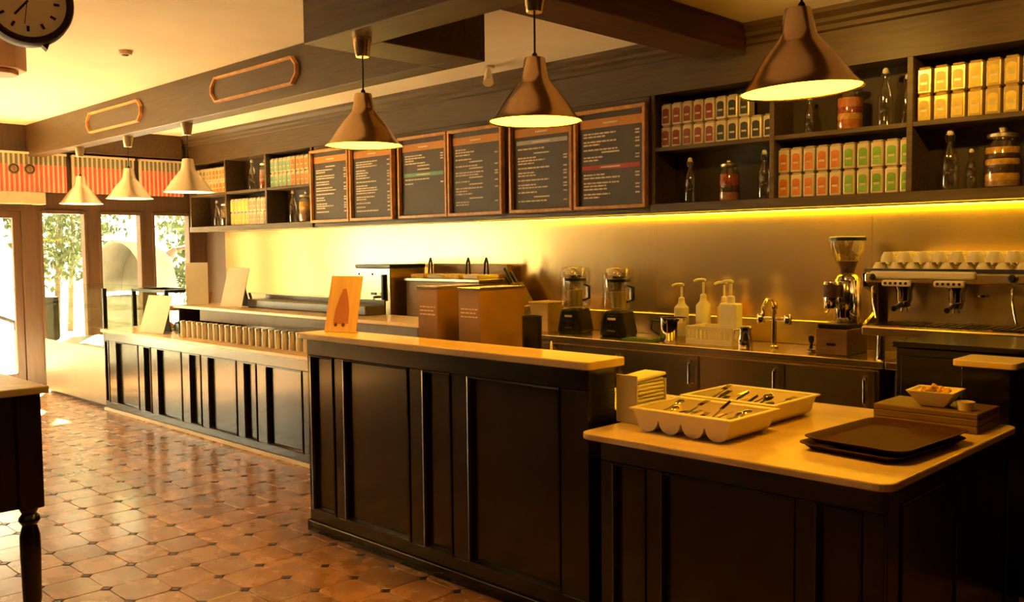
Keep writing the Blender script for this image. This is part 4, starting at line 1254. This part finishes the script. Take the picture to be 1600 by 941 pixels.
# ceiling details
t = thing('smoke_detector', 'small round detector on the cream ceiling', 'detector', (-7.06, 3.0, ZC))
M().lathe([(0.045, -0.03), (0.05, -0.02), (0.05, 0)], n=20).build('housing', WHITEP, t, smooth=40)
M().lathe([(0.02, -0.038), (0.03, -0.03)], n=16).build('sensor', BLACKP, t)
t = thing('ceiling_spotlight', 'small white spotlight at the cornice right of leftmost brass pendant', 'spotlight', (-5.62, 5.45, ZC))
M().lathe([(0.05, -0.02), (0.05, 0)], n=18).build('mount', WHITEP, t)
M().tube([(0, 0, -0.02), (0.0, 0, -0.06), (0.05, -0.05, -0.15)], [0.012, 0.03, 0.045], 14).build('spot_head', WHITEP, t, smooth=40)
for k, sx in enumerate((-2.75, -1.35)):  # two spotlights added out of view to brighten the right-hand shelf
    t = thing('ceiling_spotlight', ('left', 'right')[k] + ' added out-of-view spotlight, put in to light the shelf above the coffee machine', 'spotlight', (sx, 4.35, ZC))
    M().lathe([(0.05, -0.02), (0.05, 0)], n=18).build('mount', WHITEP, t)
    M().tube([(0, 0, -0.02), (0, 0, -0.06), (0, 0.05, -0.11)], [0.012, 0.03, 0.045], 14).build('spot_head', WHITEP, t, smooth=40)
    ld = bpy.data.lights.new('added_shelf_spot', 'SPOT')
    ld.energy = 32.0
    ld.color = (1.0, 0.52, 0.08)
    ld.spot_size = R(95)
    ld.spot_blend = 0.9
    ld.shadow_soft_size = 0.05
    lo = bpy.data.objects.new('added_shelf_spot', ld)
    col.objects.link(lo)
    lo.location = (sx, 4.42, ZC - 0.14)
    lo.rotation_euler = Vector((0, 1.45, -0.62)).to_track_quat('-Z', 'Y').to_euler()
t = thing('wall_speaker', 'small pale box with cable on dark wall above striped awning', 'speaker', (XL + 0.05, 3.93, 2.88))
bx(-0.05, 0.06, -0.055, 0.055, 0, 0.13).build('speaker_box', WHITEP, t, bevel=0.008, seg=2)
M().tube([(0.02, 0.01, 0.0), (0.02, 0.012, -0.28), (0.02, 0.01, -0.55)], 0.006, 6).build('cable', WHITEP, t)

# ------------------------------------------------------------------ striped awnings over the glass
AW_W = mat('awning_cream_stripe', (0.76, 0.70, 0.52), 0.7, var=0.05)
AW_R = mat('awning_red_stripe', (0.72, 0.15, 0.11), 0.7, var=0.12)
AW_G = mat('awning_pale_green', (0.20, 0.21, 0.13), 0.7, var=0.1)


def awning(y0, y1, label):
    t = thing('striped_awning', label, 'awning', (XL, 0, 0), group='striped awnings')
    n = max(2, int((y1 - y0) / 0.0275))
    ww = (y1 - y0) / n
    for nm, par, m_, za, zb in (('cream_stripes', 0, AW_W, 2.335, 2.78), ('red_stripes', 1, AW_R, 2.335, 2.66), ('green_stripes', 1, AW_G, 2.66, 2.78)):
        q = M()
        for k in range(n):
            if k % 2 == par:
                q.box(0.02, 0.055 + 0.008 * par, y0 + k * ww, y0 + (k + 1) * ww, za, zb)
        tag(q.build(nm, m_, t), kind='stuff')
    bx(0.0, 0.09, y0, y1, 2.78, 2.805).build('head_rail', AW_W, t)


awning(3.05, 4.26, 'striped red and cream awning above the door post with round badges')
awning(4.33, 5.10, 'striped red and cream awning above the first two windows')
awning(5.17, 5.76, 'striped red and cream awning next to the left wall shelf')
t = thing('air_curtain', 'pale horizontal air curtain box above the glass door', 'air curtain', (XL, 3.28, 2.18))
bx(0.0, 0.16, -0.75, 0.70, 0, 0.15).build('housing', mat('pale_greige_metal', (0.52, 0.44, 0.32), 0.5), t, bevel=0.012, seg=2)
bx(0.02, 0.12, -0.70, 0.55, -0.01, 0.0).build('outlet_slot', BLACKP, t)
for k, yy in enumerate((3.655, 3.83)):
    t = thing('round_badge', ('left', 'right')[k] + ' round dark badge on the striped awning over the door', 'badge', (XL + 0.09, yy, 2.60), group='round badges')
    o = M().lathe([(0.001, 0), (0.062, 0), (0.062, 0.006), (0.001, 0.006)], n=24, cap=False).build('badge_disc', mat('tan_badge', (0.30, 0.19, 0.10), 0.6, var=0.5, scale=30), t)
    o.rotation_euler = (0, R(90), 0)
    o = M().lathe([(0.04, 0.006), (0.052, 0.006), (0.052, 0.010), (0.04, 0.010), (0.04, 0.006)], n=24, cap=False).build('badge_ring', BLACKP, t)
    o.rotation_euler = (0, R(90), 0)

# ------------------------------------------------------------------ outdoors
TERR = mat('sunlit_terrace_stone', (0.62, 0.56, 0.42), 0.7, var=0.15, scale=2)
struct('terrace_ground', bx(-40, XL - 0.2, -14, 30, -0.16, -0.06), TERR)
LEAF = mat('sunny_leaves', (0.040, 0.058, 0.007), 0.6, var=0.4, scale=3, rnd=0.2)
LEAF2 = mat('dense_leaves', (0.024, 0.038, 0.005), 0.6, var=0.4, scale=3, rnd=0.2)
BARK = mat('pale_bark', (0.06, 0.042, 0.022), 0.8, var=0.3)


def tree(x, y, h, r, n, label, m_=LEAF, lean=0.2):
    t = thing('garden_tree', label, 'tree', (x, y, -0.06), group='trees outside')
    M().tube([(0, 0, 0), (lean * 0.3, lean * 0.2, h * 0.35), (lean, lean * 0.4, h * 0.75)], [0.07, 0.05, 0.03], 8).build('trunk', BARK, t, smooth=50)
    M().tube([(lean * 0.3, lean * 0.2, h * 0.3), (-0.3, 0.3, h * 0.7)], [0.04, 0.02], 6).build('branch', BARK, t, smooth=50)
    q = M()
    for _ in range(n):
        u, v_, s_ = random.gauss(0, 1), random.gauss(0, 1), random.gauss(0, 1)
        d = Vector((u, v_, s_)).normalized() * random.uniform(0.3, 1) ** 0.6
        c = Vector((lean + d.x * r, d.y * r, h * 0.72 + d.z * h * 0.42))
        e = Euler([random.uniform(-3, 3) for _ in range(3)]).to_matrix()
        a, b = random.uniform(0.05, 0.10), random.uniform(0.025, 0.045)
        q.add([c + e @ Vector(p) for p in ((-a, 0, 0), (0, -b, 0.008), (a, 0, 0), (0, b, 0.008))], [(0, 1, 2, 3)])
    tag(q.build('foliage', m_, t), kind='stuff')


tree(-17.6, 6.05, 3.3, 0.85, 1500, 'slender leaning tree seen through the leftmost window')
tree(-20.4, 7.3, 3.6, 1.2, 1800, 'bushy tree beyond the left and middle windows', LEAF2)
tree(-18.2, 9.2, 3.4, 1.0, 1500, 'leafy tree seen high in the middle window')
tree(-15.6, 7.9, 1.9, 0.7, 1100, 'low sunny shrub tree seen in the right-hand window')
tree(-21.5, 11.4, 4.0, 1.4, 1600, 'tall leafy tree far behind the right-hand window', LEAF2)
t = thing('hooded_lounger', 'grey-white hooded garden seat seen through the middle window', 'seat', (-15.1, 6.42, -0.06), R(30))
HOOD = mat('grey_white_canvas', (0.16, 0.15, 0.12), 0.8)
bx(-0.45, 0.45, -0.4, 0.4, 0.25, 0.95).build('seat_body', HOOD, t, bevel=0.05, seg=3)
hd = M()
v, f = [], []
n = 12
for j, yy in enumerate((-0.42, 0.42)):
    v += [(0.55 * math.cos(math.pi * k / n), yy, 1.0 + 0.85 * math.sin(math.pi * k / n)) for k in range(n + 1)]
f = [(k, k + 1, n + 2 + k, n + 1 + k) for k in range(n)] + [tuple(range(n + 1, 2 * n + 2))]
o = M().add(v, f).build('canvas_hood', HOOD, t, smooth=40)
sm = o.modifiers.new('thickness', 'SOLIDIFY')
sm.thickness = 0.02
for sx in (-0.4, 0.4):
    for sy in (-0.35, 0.35):
        bx(sx - 0.03, sx + 0.03, sy - 0.03, sy + 0.03, 0, 0.25).build('leg', BARK, t)
t = thing('folded_parasol', 'folded orange parasol right of the hooded garden seat', 'parasol', (-14.2, 6.25, -0.06))
M().tube([(0, 0, 0), (0, 0, 2.0)], 0.02, 8).build('pole', BARK, t)
M().lathe([(0.12, 0.75), (0.13, 0.8), (0.09, 1.25), (0.03, 1.72), (0.004, 1.85)], n=14).build('folded_canvas', mat('orange_canvas', (0.10, 0.035, 0.008), 0.8), t, smooth=50)
M().lathe([(0.22, 0), (0.22, 0.06), (0.05, 0.1)], n=20).build('parasol_base', BARK, t)
t = thing('garden_lamp_post', 'dark crooked lamp post outside the right-hand window', 'lamp post', (-14.4, 7.25, -0.06))
M().tube([(0, 0, 0), (0, 0, 1.3), (-0.05, 0.02, 1.62), (-0.16, -0.12, 1.74), (-0.3, -0.3, 1.70)], [0.05, 0.05, 0.05, 0.035, 0.03], 10).build('bent_post', MULLION, t, smooth=50)
M().tube([(-0.28, -0.28, 1.72), (-0.34, -0.36, 1.60)], [0.04, 0.09], 12).build('lamp_head', MULLION, t, smooth=50)
t = thing('garden_wall', 'tan rendered wall outside the glass doors', 'wall', (-17.5, 2.4, -0.06))
bx(-0.15, 0.15, -2.2, 2.2, 0, 2.6).build('render', mat('tan_render', (0.10, 0.068, 0.026), 0.8, var=0.15, scale=2), t)
bx(-0.2, 0.2, -2.25, 2.25, 2.6, 2.68).build('coping', TERR, t)
t = thing('metal_handrail', 'black curved metal handrail outside the glass door', 'handrail', (-12.9, 3.6, -0.06))
M().tube([(-0.3, -1.0, 1.05), (0, -0.5, 1.0), (0.05, 0, 0.92), (0.1, 0.3, 0.78)], 0.03, 8).build('rail', BLACKP, t, smooth=50)
for k, (a, b, c) in enumerate(((-0.3, -1.0, 1.05), (0, -0.5, 1.0), (0.1, 0.3, 0.78))):
    M().tube([(a, b, 0), (a, b, c)], 0.018, 8).build('post', BLACKP, t)
